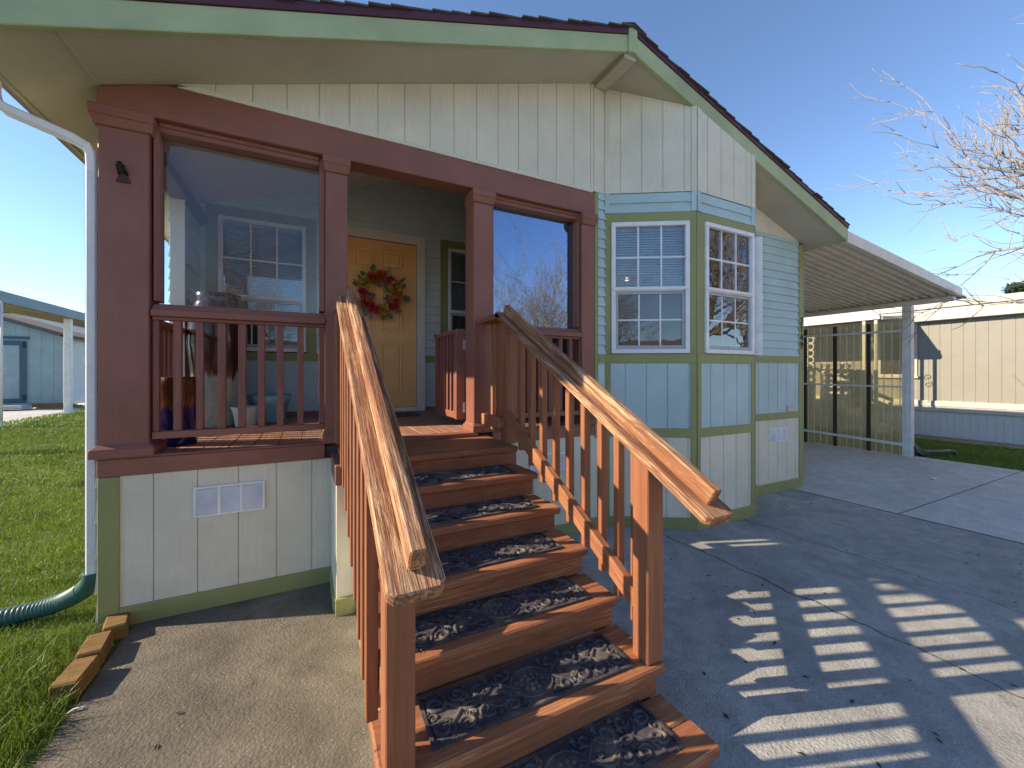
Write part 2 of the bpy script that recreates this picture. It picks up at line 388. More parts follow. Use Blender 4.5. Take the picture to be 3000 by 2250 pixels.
# gable boards (left field between header beam and soffit)
m=MB(); boards(m,F0,.0,3.50,3.205,9,.195,.006,.04,zs); m.build('gable_siding',M['beige'],house)
m=MB(); F0.box(m,.0,3.50,.0,.028,3.178,3.207)
m2=MB(); F0.poly(m2,[(.36,3.178),(3.485,3.178),(3.485,3.207),(.45,3.207)],0,.03); m2.build('gable_trim',M['beige'],house)
m=MB(); boards(m,F0,.093,1.215,.06,.862,.21,.006,.06,None,(),.009); m.build('skirting',M['beige'],house)
m=MB(); boards(m,F0,1.215,3.52,-.03,.862,.21,.010,.06); boards(m,F0,3.52,3.66,-.03,.845,.21,.010,.06); m.build('skirting',M['beige'],house)
m=MB(); F0.box(m,.0,.093,-.02,.022,.04,.860); m.build('corner_board',M['sage'],house,bevel=.003)
for a,b,z0,z1 in ((.0935,1.20,-.03,.105),(2.40,3.63,-.06,.07)): m=MB(); F0.box(m,a,b,-.02,.026,z0,z1); m.build('base_board',M['sageX'],house,bevel=.003)
# deck rim, header beam
for a,b in ((-.003,1.165),(2.44,3.517)): m=MB(); m.box(a,b,-.022,.02,.862,.962); m.build('deck_rim',M['brownX'],house,bevel=.004)
m=MB()
x=0.03
while x<3.60:
    m.box(max(.02,x),min(3.60,x+.137),.06 if True else 0,2.08,DZ-.03,DZ); x+=.142
m.build('deck_floor',M['deckY'],house,bevel=.002)
m=MB(); m.box(.01,3.61,.02,2.08,.80,DZ-.031); m.build('deck_frame',M['dark'],house)
m=MB(); m.box(.0,1.3,-.03,.058,DZ-.008,DZ+.004); m.box(2.3,3.51,-.03,.058,DZ-.008,DZ+.004); m.box(1.3005,2.2995,-.05,.058,DZ-.034,DZ+.001); m.build('deck_edge',M['brownX'],house,bevel=.003)
m=MB(); m.prism([(0,-.02,2.972),(3.517,-.02,2.972),(3.517,-.02,3.178),(.30,-.02,3.178),(0,-.02,3.078)],(0,.16,0)); m.build('header_beam',M['brownX'],house,bevel=.004)
m=MB(); m.box(.0,.13,.142,2.08,2.972,3.075); m.build('side_beam',M['brown'],house,bevel=.004)
# posts with caps and bases
def post(x0,x1,cap=True):
    m=MB(); m.box(x0,x1,-.012,.185,DZ+.0045,2.972); p=m.build('porch_post',M['brown'],house,bevel=.005)
    c=MB(); e=.03 if x0<.1 else .018
    zc=2.893
    c.hexa([(x0-e+.012,-.045+.02,zc-.03),(x1+e-.012,-.045+.02,zc-.03),(x1+e-.012,.16,zc-.03),(x0-e+.012,.16,zc-.03),(x0-e,-.048,zc+.02),(x1+e,-.048,zc+.02),(x1+e,.17,zc+.02),(x0-e,.17,zc+.02)])
    c.box(x0-e,x1+e,-.048,.17,zc+.0205,2.97); c.build('post_cap',M['brownX'],p,bevel=.004)
    b=MB(); b.hexa([(x0-e,-.045,.972),(x1+e,-.045,.972),(x1+e,.2,.972),(x0-e,.2,.972),(x0-e,-.045,1.02),(x1+e,-.045,1.02),(x1+e,.2,1.02),(x0-e,.2,1.02)])
    b.hexa([(x0-e,-.045,1.0205),(x1+e,-.045,1.0205),(x1+e,.2,1.0205),(x0-e,.2,1.0205),(x0-.004,-.016,1.045),(x1+.004,-.016,1.045),(x1+.004,.19,1.045),(x0-.004,.19,1.045)])
    b.build('post_base',M['brownX'],p,bevel=.003)
    return p
post(-.002,.223); post(1.169,1.313); post(2.275,2.445); post(3.369,3.517)
# glazed screens with railing below
def screen(x0,x1,bal,wl,wr_,gm):
    m=MB(); y0,y1=.035,.14
    m.box(x0,x0+wl,y0,y1,1.89,2.9715); m.box(x1-wr_,x1,y0,y1,1.89,2.9715)
    m.box(x0+wl+.0005,x1-wr_-.0005,y0,y1,2.915,2.9715); m.box(x0+wl+.0005,x1-wr_-.0005,y0-.012,y0-.0005,2.945,2.9712); m.box(x0,x0+.018,y0-.012,y0-.0005,1.89,2.9712); m.box(x1-.018,x1,y0-.012,y0-.0005,1.89,2.9712)
    m.hexa([(x0,-.006,1.836),(x1,-.006,1.836),(x1,.14,1.836),(x0,.14,1.836),(x0,.022,1.8695),(x1,.022,1.8695),(x1,.14,1.8895),(x0,.14,1.8895)])
    fr=m.build('glazed_screen',M['brownX'],house,bevel=.004)
    g=MB(); g.box(x0+wl-.004,x1-wr_+.004,.110,.114,1.875,2.925); g.build('pane',gm,fr)
    m=MB(); m.box(x0,x1,-.022,.09,1.796,1.8355); m.box(x0,x1,.005,.06,1.775,1.7965)
    r=m.build('porch_railing',M['brownX'],house,bevel=.003); m=MB(); m.box(x0,x1,.0,.07,1.062,1.104); m.build('bottom_rail',M['brownX'],r,bevel=.003)
    me=None
    for (a,b) in bal:
        if me is None or True:
            k=MB(); k.box(-(b-a)/2,(b-a)/2,-.02,.02,1.105,1.774); me=k.build('baluster',M['redZ2'],r,loc=((a+b)/2,.032,0),bevel=.002)
M['redZ2']=wood('porch_baluster_stain',(.31,.125,.09),(.19,.075,.06),'Z')
screen(.232,1.168,[(.233,.262),(.329,.368),(.44,.477),(.55,.592),(.658,.70),(.766,.805),(.874,.913),(.996,1.034),(1.129,1.166)],.026,.037,M['bigpane'])
screen(2.452,3.362,[(2.455+.112*i,2.493+.112*i) for i in range(9)],.02,.014,M['mirrorpane'])
# left side of the porch: railing and rear wall
m=MB(); 
FL=Fr((0.0,2.08),(0.0,0))
lap(m,FL,0,.72,DZ,zs(0)-.01,.1); m.build('porch_side_wall',M['porchwall'],house)
m=MB(); FLi=Fr((.06,1.36),(.06,2.08)); lap(m,FLi,0,.72,DZ,3.06,.105); m.build('porch_side_wall',M['porchwall'],house)
m=MB(); m.box(.0,.1,1.34,1.3595,DZ,2.972); m.build('corner_board',M['cream'],house)
m=MB(); m.box(.01,.12,.19,1.34,1.80,1.84); r=m.build('porch_railing',M['brown'],house,bevel=.003); m=MB(); m.box(.03,.09,.19,1.34,1.06,1.10); m.build('bottom_rail',M['brown'],r,bevel=.003)
for i in range(10):
    k=MB(); k.box(-.018,.018,-.019,.019,1.1005,1.7995); k.build('baluster',M['redZ2'],r,loc=(.06,.25+.112*i,0),bevel=.002)
# porch back wall with holes
FB=Fr((0,2.08),(3.66,2.08))
DX0,DX1=1.44,2.306
w1=(.223,1.045,1.694,3.118); w2=(2.727,3.549,1.694,3.118)
holes=[(DX0-.115,DX1+.11,DZ-.1,3.21),(w1[0],w1[1],w1[2],w1[3]),(w2[0],w2[1],w2[2],w2[3])]
def trimholes(w,t): return (w[0]-t,w[1]+t,w[2]-.1,w[3]+t)
lh=[holes[0],trimholes(w1,.105),trimholes(w2,.105)]
m=MB(); lap(m,FB,0,3.66,1.684,4.4,.107,lh,lambda a:zb(a)+.098,.03); m.build('porch_back_wall',M['porchwall'],house)
m=MB(); boards(m,FB,0,holes[0][0],DZ,1.594,.2,.009,.03); m.build('porch_back_wall',M['blueZ'],house); m=MB(); boards(m,FB,holes[0][1],3.66,DZ,1.594,.2,.009,.03); m.build('porch_back_wall',M['blueZ'],house)
for a,b in cuts(0,3.66,1.594,1.684,[holes[0]]): m=MB(); FB.box(m,a,b,-.02,.022,1.594,1.684); m.build('belt_trim',M['sageX'],house,bevel=.002)
for w in (w1,w2):
    m=MB(); FB.box(m,w[0]-.105,w[0]-.001,-.02,.02,1.6845,w[3]+.105); FB.box(m,w[1]+.001,w[1]+.105,-.02,.02,1.6845,w[3]+.105); FB.box(m,w[0]-.001,w[1]+.001,-.02,.0195,w[3],w[3]+.105); m.build('window_trim',M['sageX'],house,bevel=.002)
for a,b in ((.02,1.32),(2.42,3.6)): m=MB(); m.box(a,b,2.045,2.079,DZ+.001,DZ+.05); m.build('base_board',M['brownX'],house)
m=MB(); m.prism([(.0,.145,zb(0)+.10),(3.57,.145,zb(3.57)+.10),(3.66,.145,zb(3.66)+.10),(3.66,.145,zb(3.66)+.125),(3.57,.145,zb(3.57)+.125),(0,.145,zb(0)+.125)],(0,1.96,0)); m.build('porch_ceiling',M['cream'],house)
m=MB(); FR=Fr((3.64,2.08),(3.64,0.0)); lap(m,FR,0,2.08,DZ,4.30,.107); m.build('porch_side_wall',paint('shade_darkened_lap_paint',(.13,.15,.16),.6,'X',.4),house)  # wall colour darkened to stand in for the shade inside the porch

# windows
def window(f, a0,a1,z0,z1,split,name='window',screenlow=True,blind=True,dd=.0):
    m=MB(); w=.04; zm=z0+(z1-z0)*split
    f.frame(m,a0,a1,z0,z1,w,-.03,.036+dd)
    f.box(m,a0+w,a1-w,-.02,.028+dd,zm-.022,zm+.022); f.box(m,a0+.006,a1-.006,.028+dd,.043+dd,zm-.012,zm+.018)
    fr=m.build(name,M['white'],house,bevel=.003)
    # lower sash with insect screen
    s_=MB(); f.frame(s_,a0+w+.0005,a1-w-.0005,z0+w+.0005,zm-.0225,.026,-.012,.012+dd,.036)
    f.box(s_,(a0+a1)/2-.012,(a0+a1)/2+.012,.0125+dd,.016+dd,z0+w+.004,z0+w+.03)
    s_.build('screen_sash',M['sash'],fr,bevel=.002)
    g=MB(); gx=[a0+w+(a1-a0-2*w)*k/3 for k in (1,2)]
    for x in gx: f.box(g,x-.008,x+.008,-.006,.006+dd,zm+.0222,z1-w)
    zz=(zm+z1-w)/2+.005; f.box(g,a0+w,a1-w,-.0055,.0065+dd,zz-.008,zz+.008)
    lx0,lx1=a0+w+.026,a1-w-.026; lz0,lz1=z0+w+.036,zm-.05
    for k in (1,2): x=lx0+(lx1-lx0)*k/3; f.box(g,x-.007,x+.007,-.006,.003+dd,lz0,lz1)
    zz=(lz0+lz1)/2; f.box(g,lx0,lx1,-.0055,.0035+dd,zz-.007,zz+.007)
    g.build('muntin',M['white'],fr)
    p=MB(); f.box(p,a0+w-.002,a1-w+.002,-.002,.002+dd*.5,zm+.01,z1-w+.002); p.build('pane',M['pane'],fr)
    p=MB(); f.box(p,lx0-.003,lx1+.003,-.002,.001,lz0-.003,lz1+.003); p.build('pane',M['screen'],fr)
    if blind:
        b=MB(); z=z1-.05; 
        while z>z0+.05:
            b.hexa([f.p(a0+.03,-.078,z-.010),f.p(a1-.03,-.078,z-.010),f.p(a1-.03,-.092,z+.009),f.p(a0+.03,-.092,z+.009),f.p(a0+.03,-.078,z-.008),f.p(a1-.03,-.078,z-.008),f.p(a1-.03,-.092,z+.011),f.p(a0+.03,-.092,z+.011)]); z-=.025
        f.box(b,a0+.025,a1-.025,-.10,-.065,z1-.052,z1-.02)
        b.build('blind',M['blind'],fr)
    return fr
window(FB,*w1,.41); window(FB,*w2,.41)
# door
m=MB(); FB.box(m,DX0,DX1,-.05,.0,1.03,3.09); 
def panel(m,a0,a1,z0,z1):
    # raised panel: sunken groove made of a bevelled ring with a raised field
    P=lambda q,d:[FB.p(a0+q,d,z0+q),FB.p(a1-q,d,z0+q),FB.p(a1-q,d,z1-q),FB.p(a0+q,d,z1-q)]
    rings=[P(0,.0008),P(.008,.008),P(.018,.0065),P(.030,.0018),P(.052,.0085)]
    vs=sum(rings,[]); fs=[]
    for k in range(len(rings)-1):
        for i in range(4): fs.append((k*4+i,k*4+(i+1)%4,k*4+4+(i+1)%4,k*4+4+i))
    fs.append((16,17,18,19)); m.add(vs,fs)
dw=DX1-DX0
for c in (0,1):
    a0=DX0+.115+c*(.325); a1=a0+.245 if c==0 else a0+.255
    panel(m,a0,a1,2.76,2.985); panel(m,a0,a1,1.98,2.62); panel(m,a0,a1,1.19,1.83)
dr=m.build('front_door',M['door'],house)
m=MB()
for (a0,a1,z0,z1) in ((DX0-.115,DX0-.005,DZ,3.212),(DX1+.005,DX1+.11,DZ,3.212)):
    FB.box(m,a0,a1,-.05,.03,z0,z1)
    i=1 if a0<DX0-.05 else -1
FB.box(m,DX0-.005,DX1+.005,-.05,.0295,3.10,3.2115)
FB.box(m,DX1+.06,DX1+.11,.0305,.042,DZ,3.2125); FB.box(m,DX0-.115,DX0-.065,.0305,.042,DZ,3.2125); FB.box(m,DX0-.0645,DX1+.0595,.0305,.0415,3.165,3.2125)
m.build('door_casing',M['cream'],house,bevel=.003)
m=MB(); FB.box(m,DX0-.005,DX1+.005,-.05,.06,DZ+.002,1.028); m.build('threshold',M['steel'],house,bevel=.002)
k=MB(); c=FB.p(DX0+.06,.05,1.93); k.tube([FB.p(DX0+.06,.001,1.93),FB.p(DX0+.06,.035,1.93)],.012); k.tube([FB.p(DX0+.06,.03,1.93),FB.p(DX0+.06,.045,1.93),FB.p(DX0+.06,.065,1.93),FB.p(DX0+.06,.075,1.93)],[.02,.03,.028,.01],12); k.build('door_knob',M['steel'],dr)

# bay
P0,P1,P2,P3=(3.65,0),(4.39,-.45),(5.27,-.45),(6.01,0)
B1,B2,B3=Fr(P0,P1),Fr(P1,P2),Fr(P2,P3)
bw1=(.061,.798,1.648,2.916); bw2=(.104,.858,1.65,2.923); bw3=(.07,.80,1.648,2.916)
def bay(f,wn,tr,gb):
    L=f.L
    top=lambda a: zs(f.p(a,0,0)[0])
    m=MB(); boards(m,f,0,L,3.205,9,.2,.010,.05,top); m.build('gable_siding',M['beige'],house)
    m=MB(); lap(m,f,0,L,3.01,3.2,.095); m.build('lap_siding',M['blue'],house)
    m=MB()
    for (a0,a1,z0,z1) in ((0,wn[0],1.64,3.01),(wn[1],L,1.64,3.01),(wn[0],wn[1],wn[3],3.01),):
        f.box(m,a0,a1,-.03,.014,z0,z1)
    if wn[2]>1.64: f.box(m,wn[0],wn[1],-.03,.014,1.64,wn[2])
    f.box(m,0,L,-.03,.02,1.553,1.6395); f.box(m,0,L,-.03,.02,.836,.924)
    f.box(m,0,.055,-.03,.019,.9245,1.5525); f.box(m,L-.055,L,-.03,.019,.9245,1.5525); f.box(m,L-.055,L,-.03,.019,-.0,.8355); f.box(m,0,.045,-.03,.019,-.0,.8355)
    m.build('bay_trim',M['sage'],house,bevel=.002)
    m=MB(); boards(m,f,.055,L-.055,.9245,1.5525,.2,.009,.06); m.build('panel_siding',M['blueZ'],house)
    m=MB(); boards(m,f,.045,L-.055,.0,.8355,.2,.009,.06); m.build('skirting',M['beige'],house)
    m=MB(); f.box(m,-.01,L+.012,-.03,.03,-.13,.068); m.build('base_board',M['sageX'],house,bevel=.003)
    for a0,a1 in ((0,.045),(L-.05,L)): m=MB(); f.box(m,a0,a1,-.03,.022,3.01,3.2); m.build('corner_board',M['blueZ'],house,bevel=.002)
    for a0,a1 in ((0,.05),(L-.05,L)): m=MB(); f.poly(m,[(a0,3.2005),(a1,3.2005),(a1,top(a1)),(a0,top(a0))],-.03,.024); m.build('corner_board',M['beige'],house,bevel=.002)
    window(f,*wn,.49,dd=gb)
bay(B1,bw1,0,0); bay(B2,bw2,0,0); bay(B3,bw3,0,.05)
# narrow strip between porch and bay
m=MB(); F0.box(m,3.5175,3.557,-.02,.018,.925,3.2); m.build('corner_board',M['sage'],house,bevel=.002)
m=MB(); lap(m,F0,3.5575,3.655,1.64,3.2,.0935); m.build('lap_siding',M['blue'],house)
m=MB(); boards(m,F0,3.5575,3.655,.925,1.5525,.2); m.build('panel_siding',M['blueZ'],house)
for a,z0,z1 in ((3.5175,.836,.9245),(3.5575,1.553,1.6395)): m=MB(); F0.box(m,a,3.64,-.02,.021,z0,z1); m.build('belt_trim',M['sageX'],house)
m=MB(); boards(m,F0,3.50,3.66,3.201,9,.5,.008,.3,zs); F0.poly(m,[(3.505,3.20),(3.60,3.20),(3.60,zs(3.60)),(3.505,zs(3.505))],-.01,.02); m.build('gable_siding',M['beige'],house)
# right wall section
m=MB(); lap(m,F0,5.98,6.955,1.68,3.24,.1,(),zs); m.build('lap_siding',M['blue'],house)
m=MB(); F0.poly(m,[(5.95,3.241),(6.955,3.241),(6.955,max(3.242,zs(6.955))),(5.95,zs(5.95))],-.02,.012); F0.box(m,5.95,6.9,-.0,.02,3.225,3.2405); m.build('gable_siding',M['beige'],house)
m=MB(); boards(m,F0,5.98,6.955,.945,1.588,.2,.009,.1); m.build('panel_siding',M['blueZ'],house)
m=MB(); boards(m,F0,5.98,6.955,.05,.857,.2,.009,.1); m.build('skirting',M['beige'],house)
for z0,z1 in ((1.588,1.68),(.857,.945)): m=MB(); F0.box(m,5.98,6.955,-.02,.02,z0,z1); m.build('belt_trim',M['sageX'],house,bevel=.002)
m=MB(); F0.box(m,6.9555,7.065,-.02,.022,.04,3.19); m.build('corner_board',M['sage'],house,bevel=.003)
m=MB(); F0.box(m,5.98,7.03,-.02,.03,-.14,.05); m.build('base_board',M['sageX'],house,bevel=.003)
m=MB(); F0.box(m,6.683,6.80,.012,.03,.96,1.02); m.build('outlet_cover',plain('pinkish_cover',(.62,.5,.44),.5),house,bevel=.003)
# side walls, rear wall
m=MB(); FRr=Fr((7.06,0.),(7.06,9)); lap(m,FRr,0,9,.0,3.15,.2); m.build('side_wall',M['blue'],house)
m=MB(); FLl=Fr((0,9),(0,2.08)); lap(m,FLl,0,6.92,.0,3.06,.2); FL2=Fr((0,2.08),(0,.0)); lap(m,FL2,0,2.08,0,.86,.2); m.build('side_wall',M['beige'],house)
m=MB(); m.box(.0,7.06,9,9.05,-.1,4.2); m.box(.02,7.04,2.14,2.16,-.1,.9); m.build('rear_wall',M['beige'],house)
# rooms behind the windows
m=MB(); m.box(.03,7.03,2.15,9,.90,.95); m.box(3.67,7.03,.03,2.15,.90,.95); m.box(.03,7.03,2.15,9,3.38,3.4); m.prism([(3.72,.0,3.38),(4.40,-.40,3.38),(5.26,-.40,3.38),(5.94,.0,3.38),(5.94,2.15,3.38),(3.72,2.15,3.38)],(0,0,.02)); m.prism([(3.72,.0,.93),(4.40,-.40,.93),(5.26,-.40,.93),(5.94,.0,.93),(5.94,.04,.93),(3.72,.04,.93)],(0,0,.02)); m.box(3.675,3.70,.05,2.0,.95,3.38); m.box(.03,7.03,5.5,5.52,.95,3.38)
m.build('interior',M['room'],house)

# vents
def vent(f,a0,a1,z0,z1):
    m=MB(); f.frame(m,a0,a1,z0,z1,.012,.012,.024); w=(a1-a0-.024)/3
    for k in (1,2): f.box(m,a0+.012+w*k-.007,a0+.012+w*k+.007,.012,.0235,z0+.012,z1-.012)
    v=m.build('vent',M['steelw'],house,bevel=.001)
    m=MB(); z=z0+.014
    while z<z1-.02:
        m.hexa([f.p(a0+.012,.022,z),f.p(a1-.012,.022,z),f.p(a1-.012,.012,z+.004),f.p(a0+.012,.012,z+.004),f.p(a0+.012,.0225,z+.002),f.p(a1-.012,.0225,z+.002),f.p(a1-.012,.0125,z+.0085),f.p(a0+.012,.0125,z+.0085)]); z+=.0085
    m.build('louvre',M['steelw'],v)
M['steelw']=plain('white_vent_metal',(.86,.86,.86),.4)
vent(F0,.435,.809,.568,.753); vent(F0,2.80,3.19,.568,.73); vent(F0,6.305,6.673,.568,.743)

# roof -------------------------------------------------------------
def slope_quad(m,x0,x1,y0,y1,t0,t1):
    m.hexa([(x0,y0,zb(x0)+t0),(x1,y0,zb(x1)+t0),(x1,y1,zb(x1)+t0),(x0,y1,zb(x0)+t0),(x0,y0,zb(x0)+t1),(x1,y0,zb(x1)+t1),(x1,y1,zb(x1)+t1),(x0,y1,zb(x0)+t1)])
EX0,EX1=-.33,7.19
m=MB(); slope_quad(m,EX0,RX,YF+.02,0.0,.014,.03); slope_quad(m,RX,EX1,YF+.02,0.0,.014,.03)
slope_quad(m,EX0,-.002,0.0,9,.014,.03); slope_quad(m,7.07,EX1,0.0,9,.014,.03)
slope_quad(m,-.006,.006,YF+.02,-.03,.006,.0135)
m.build('soffit',M['soffit'],house)
m=MB(); m.box(3.505,3.635,YF+.003,-.03,4.19,4.262); m.build('ridge_board',M['soffit'],house,bevel=.003)
m=MB(); slope_quad(m,EX0,3.52,YF-.02,YF+.02,0,.147); m.build('fascia_board',M['fascia'],house,bevel=.004)
m=MB(); slope_quad(m,3.612,EX1,YF-.02,YF+.02,0,.157); m.build('fascia_board',M['fascia'],house,bevel=.004)
m=MB(); m.prism([(3.519,YF-.036,4.222),(3.57,YF-.036,4.232),(3.616,YF-.036,4.222),(3.616,YF-.036,4.435),(3.57,YF-.036,4.447),(3.519,YF-.036,4.435)],(0,.05,0)); m.build('fascia_cap',M['fascia'],house,bevel=.003)
m=MB(); m.box(EX0-.02,EX0-.0005,YF-.02,9,zb(EX0)-.005,zb(EX0)+.15); m.box(EX1+.0005,EX1+.02,YF-.02,9,zb(EX1)-.005,zb(EX1)+.15); m.build('eave_fascia',M['fascia'],house,bevel=.003)
m=MB(); slope_quad(m,EX0-.02,3.518,YF-.032,YF+.01,.148,.20); m.build('drip_edge',M['purple'],house,bevel=.003)
m=MB(); slope_quad(m,3.617,EX1+.02,YF-.032,YF+.01,.158,.205); m.build('drip_edge',M['purple'],house,bevel=.003)
m=MB(); slope_quad(m,EX0,RX,YF+.01,9,.15,.2); slope_quad(m,RX,EX1,YF+.01,9,.15,.2); m.build('roof_deck',M['dark'],house)
m=MB(); rg=random.Random(2)
for side in (0,1):
    xs=[]; x=EX0-.03 if side==0 else EX1+.03; 
    while (x<RX if side==0 else x>RX): xs.append(x); x+= .135 if side==0 else -.135
    xs.append(RX)
    for a,b in zip(xs,xs[1:]):
        jy=rg.uniform(-.012,.012)
        za,zb2=zb(a)+.201+.012,zb(b)+.203+rg.uniform(0,.003)
        y=YF-.045+jy
        while y<9:
            L=rg.uniform(.2,.45) if y<2 else 8
            dz=rg.uniform(-.0025,.0035); y2=min(9,y+L)
            e=(-1 if side==0 else 1)*.004
            m.hexa([(a+e,y,za-.010),(b,y,zb2-.012),(b,y2,zb2-.012),(a+e,y2,za-.010),(a+e,y,za+.002+dz),(b,y,zb2+dz*.3),(b,y2,zb2+dz*.3),(a+e,y2,za+.002+dz)]); y=y2+.004
y=YF-.05
while y<9:
    m.hexa([(RX-.14,y,zb(RX-.14)+.215),(RX,y,zb(RX)+.222),(RX,y+.30,zb(RX)+.212),(RX-.14,y+.30,zb(RX-.14)+.205),(RX-.14,y,zb(RX-.14)+.225),(RX,y,zb(RX)+.234),(RX,y+.30,zb(RX)+.222),(RX-.14,y+.30,zb(RX-.14)+.213)])
    m.hexa([(RX,y,zb(RX)+.222),(RX+.14,y,zb(RX+.14)+.215),(RX+.14,y+.30,zb(RX+.14)+.205),(RX,y+.30,zb(RX)+.212),(RX,y,zb(RX)+.234),(RX+.14,y,zb(RX+.14)+.225),(RX+.14,y+.30,zb(RX+.14)+.213),(RX,y+.30,zb(RX)+.222)])
    y+=.15
m.build('shingles',M['shingle'],house)
# gutter and downspout
m=MB(); z=zb(EX0)+.03
m.prism([(EX0-.022,-.12,z),(EX0-.10,-.12,z+.02),(EX0-.11,-.12,z+.11),(EX0-.10,-.12,z+.11),(EX0-.092,-.12,z+.03),(EX0-.03,-.12,z+.012),(EX0-.03,-.12,z+.11),(EX0-.022,-.12,z+.11)],(0,9.1,0)); m.build('gutter',M['brown'],house)
def rtube(m,path,w,d):                       # flat-sided pipe
    P=[Vector(p) for p in path]; ring=[]
    for i,p in enumerate(P):
        t=(P[min(i+1,len(P)-1)]-P[max(i-1,0)]).normalized(); u=Vector((0,1,0)); u=(u-t*u.dot(t)).normalized(); v=t.cross(u)
        ring+= [p+u*d/2+v*w/2,p-u*d/2+v*w/2,p-u*d/2-v*w/2,p+u*d/2-v*w/2]
    k=len(P); fs=[(i*4+j,i*4+(j+1)%4,i*4+4+(j+1)%4,i*4+4+j) for i in range(k-1) for j in range(4)]
    m.add(ring,fs+[(3,2,1,0),tuple(4*(k-1)+j for j in range(4))])
m=MB(); rtube(m,[(-.385,-.06,2.985),(-.385,-.06,2.90),(-.375,-.052,2.855),(-.34,-.035,2.83),(-.11,.012,2.765),(-.062,.035,2.745),(-.04,.042,2.70),(-.038,.045,2.62),(-.038,.045,.36),(-.038,.045,.28)],.048,.07)
M['spout']=plain('white_downspout',(.78,.78,.78),.3)
ds=m.build('downspout',M['spout'],house,bevel=.008)
m=MB()
for dy in (-.024,-.012,.0,.012): m.box(-.0645,-.0622,.045+dy-.002,.045+dy+.002,.36,2.6)
for dx in (-.014,-.004,.006,.016): m.box(-.038+dx-.0015,-.038+dx+.0015,.0078,.0098,.36,2.6)
m.build('downspout_rib',M['spout'],ds)
# house number 2 1 4 9 on the corner board
dig={'2':[(0,.78),(.15,.95),(.5,1.),(.85,.9),(.92,.7),(.7,.42),(.3,.18),(0,0),(.95,0)],'1':[(.15,.8),(.5,1),(.5,0)],'4':[(.75,0),(.75,1),(0,.32),(1,.32)],'9':[(.15,.05),(.6,.2),(.9,.6),(.9,.8),(.5,1),(.1,.85),(.1,.6),(.5,.45),(.9,.65)]}
for k,ch in enumerate('2149'):
    m=MB(); z0=2.118-k*.110
    pts=[F0.p(6.978+.055*u,.027,z0+.088*v) for u,v in dig[ch]]
    for a,b in zip(pts,pts[1:]): m.tube([a,b],.0048,6)
    m.build('house_number',M['black'],house)
# rusty bracket on the corner post
br=thing('flag_bracket','small rusty metal flag bracket screwed to the front of the wide corner porch post','bracket',(.11,-.012,2.60))
m=MB(); F0.poly(m,[(.078,2.555),(.143,2.555),(.128,2.60),(.092,2.60)],.013,.02); 
m.build('base_plate',M['rust'],br)
m=MB(); 
m.tube([(.094,-.016,2.598),(.088,-.045,2.645),(.122,-.045,2.645),(.126,-.016,2.598)],.006,6); m.tube([(.089,-.03,2.622),(.124,-.03,2.622)],.006,6); m.tube([(.105,-.02,2.61),(.105,-.058,2.655)],.012,10,False)
m.build('holder',M['black'],br)

# ------------------------------------------------------------------ STAIRCASE
YN=[-.585,-.856,-1.118,-1.383,-1.622,-1.90,-2.15]; ZN=[.940,.811,.667,.530,.389,.246,.110]
SX0,SX1=1.245,2.385
stairs=thing('staircase','stained redwood staircase with weathered handrails climbing from the driveway to the porch','staircase',(1.8,-1.3,0))
for i,(y,z) in enumerate(zip(YN,ZN)):
    m=MB(); rg=random.Random(i)
    if i==0:
        m.box(SX0,SX1,y,-.054,z-.04,z)
    else:
        yb=YN[i-1]+.03; mid=(y+yb)/2-.004
        m.box(SX0+rg.uniform(-.006,.006),SX1+rg.uniform(-.006,.006),y,mid-.002,z-.04,z+.0005); m.box(SX0+rg.uniform(-.006,.006),SX1+rg.uniform(-.006,.006),mid+.002,yb-.001,z-.04,z)
    m.build('tread',M['redX'],stairs,bevel=.007)
    m=MB(); zl=ZN[i+1] if i<6 else -.03
    m.box(SX0+.025,SX1-.02,y+.03,y+.055,zl+.0006,z-.0405); m.build('riser',M['redX'],stairs,bevel=.002)
# skirted box under the landing and painted side skirts
for q in ((1.205,1.26,-.475,-.0231,.78,.899),(2.37,2.43,-.475,-.0231,.78,.899),(1.2605,2.3695,-.475,-.44,.80,.899)): m=MB(); m.box(*q); m.build('landing_joist',M['brownX'],stairs,bevel=.004)
m=MB(); m.box(1.222,2.36,-.44,-.41,.0,.779); m.box(1.205,1.2215,-.43,-.0301,.0,.779); m.build('landing_skirt',M['beige'],stairs)
m=MB(); m.box(1.212,1.312,-.462,-.4405,.06,.779); m.build('corner_board',M['beige'],stairs,bevel=.003)
m=MB(); m.box(1.195,1.2045,-.43,-.0301,-.02,.10); m.box(1.206,1.318,-.485,-.4625,-.02,.10); m.build('base_board',M['sageX'],stairs,bevel=.003)
def sideskirt(x0,x1):
    m=MB(); pts=[(x0,-.4865 if x0<2 else -.03,-.03),(x0,-.4865 if x0<2 else -.03,.77)]
    for i in range(1,7):
        pts+= [(x0,YN[i-1]+.06,ZN[i]-.042)] if i==1 and False else []
    line=lambda y:.94+(y+.585)*.5165-.19
    pts=[(x0,-.4865,-.03),(x0,-2.08,-.03),(x0,-2.08,line(-2.08)),(x0,-.4865,line(-.4865))]
    m.prism(pts,(x1-x0,0,0)); return m.build('side_skirt',M['beige'],stairs)
sideskirt(1.33,1.35)
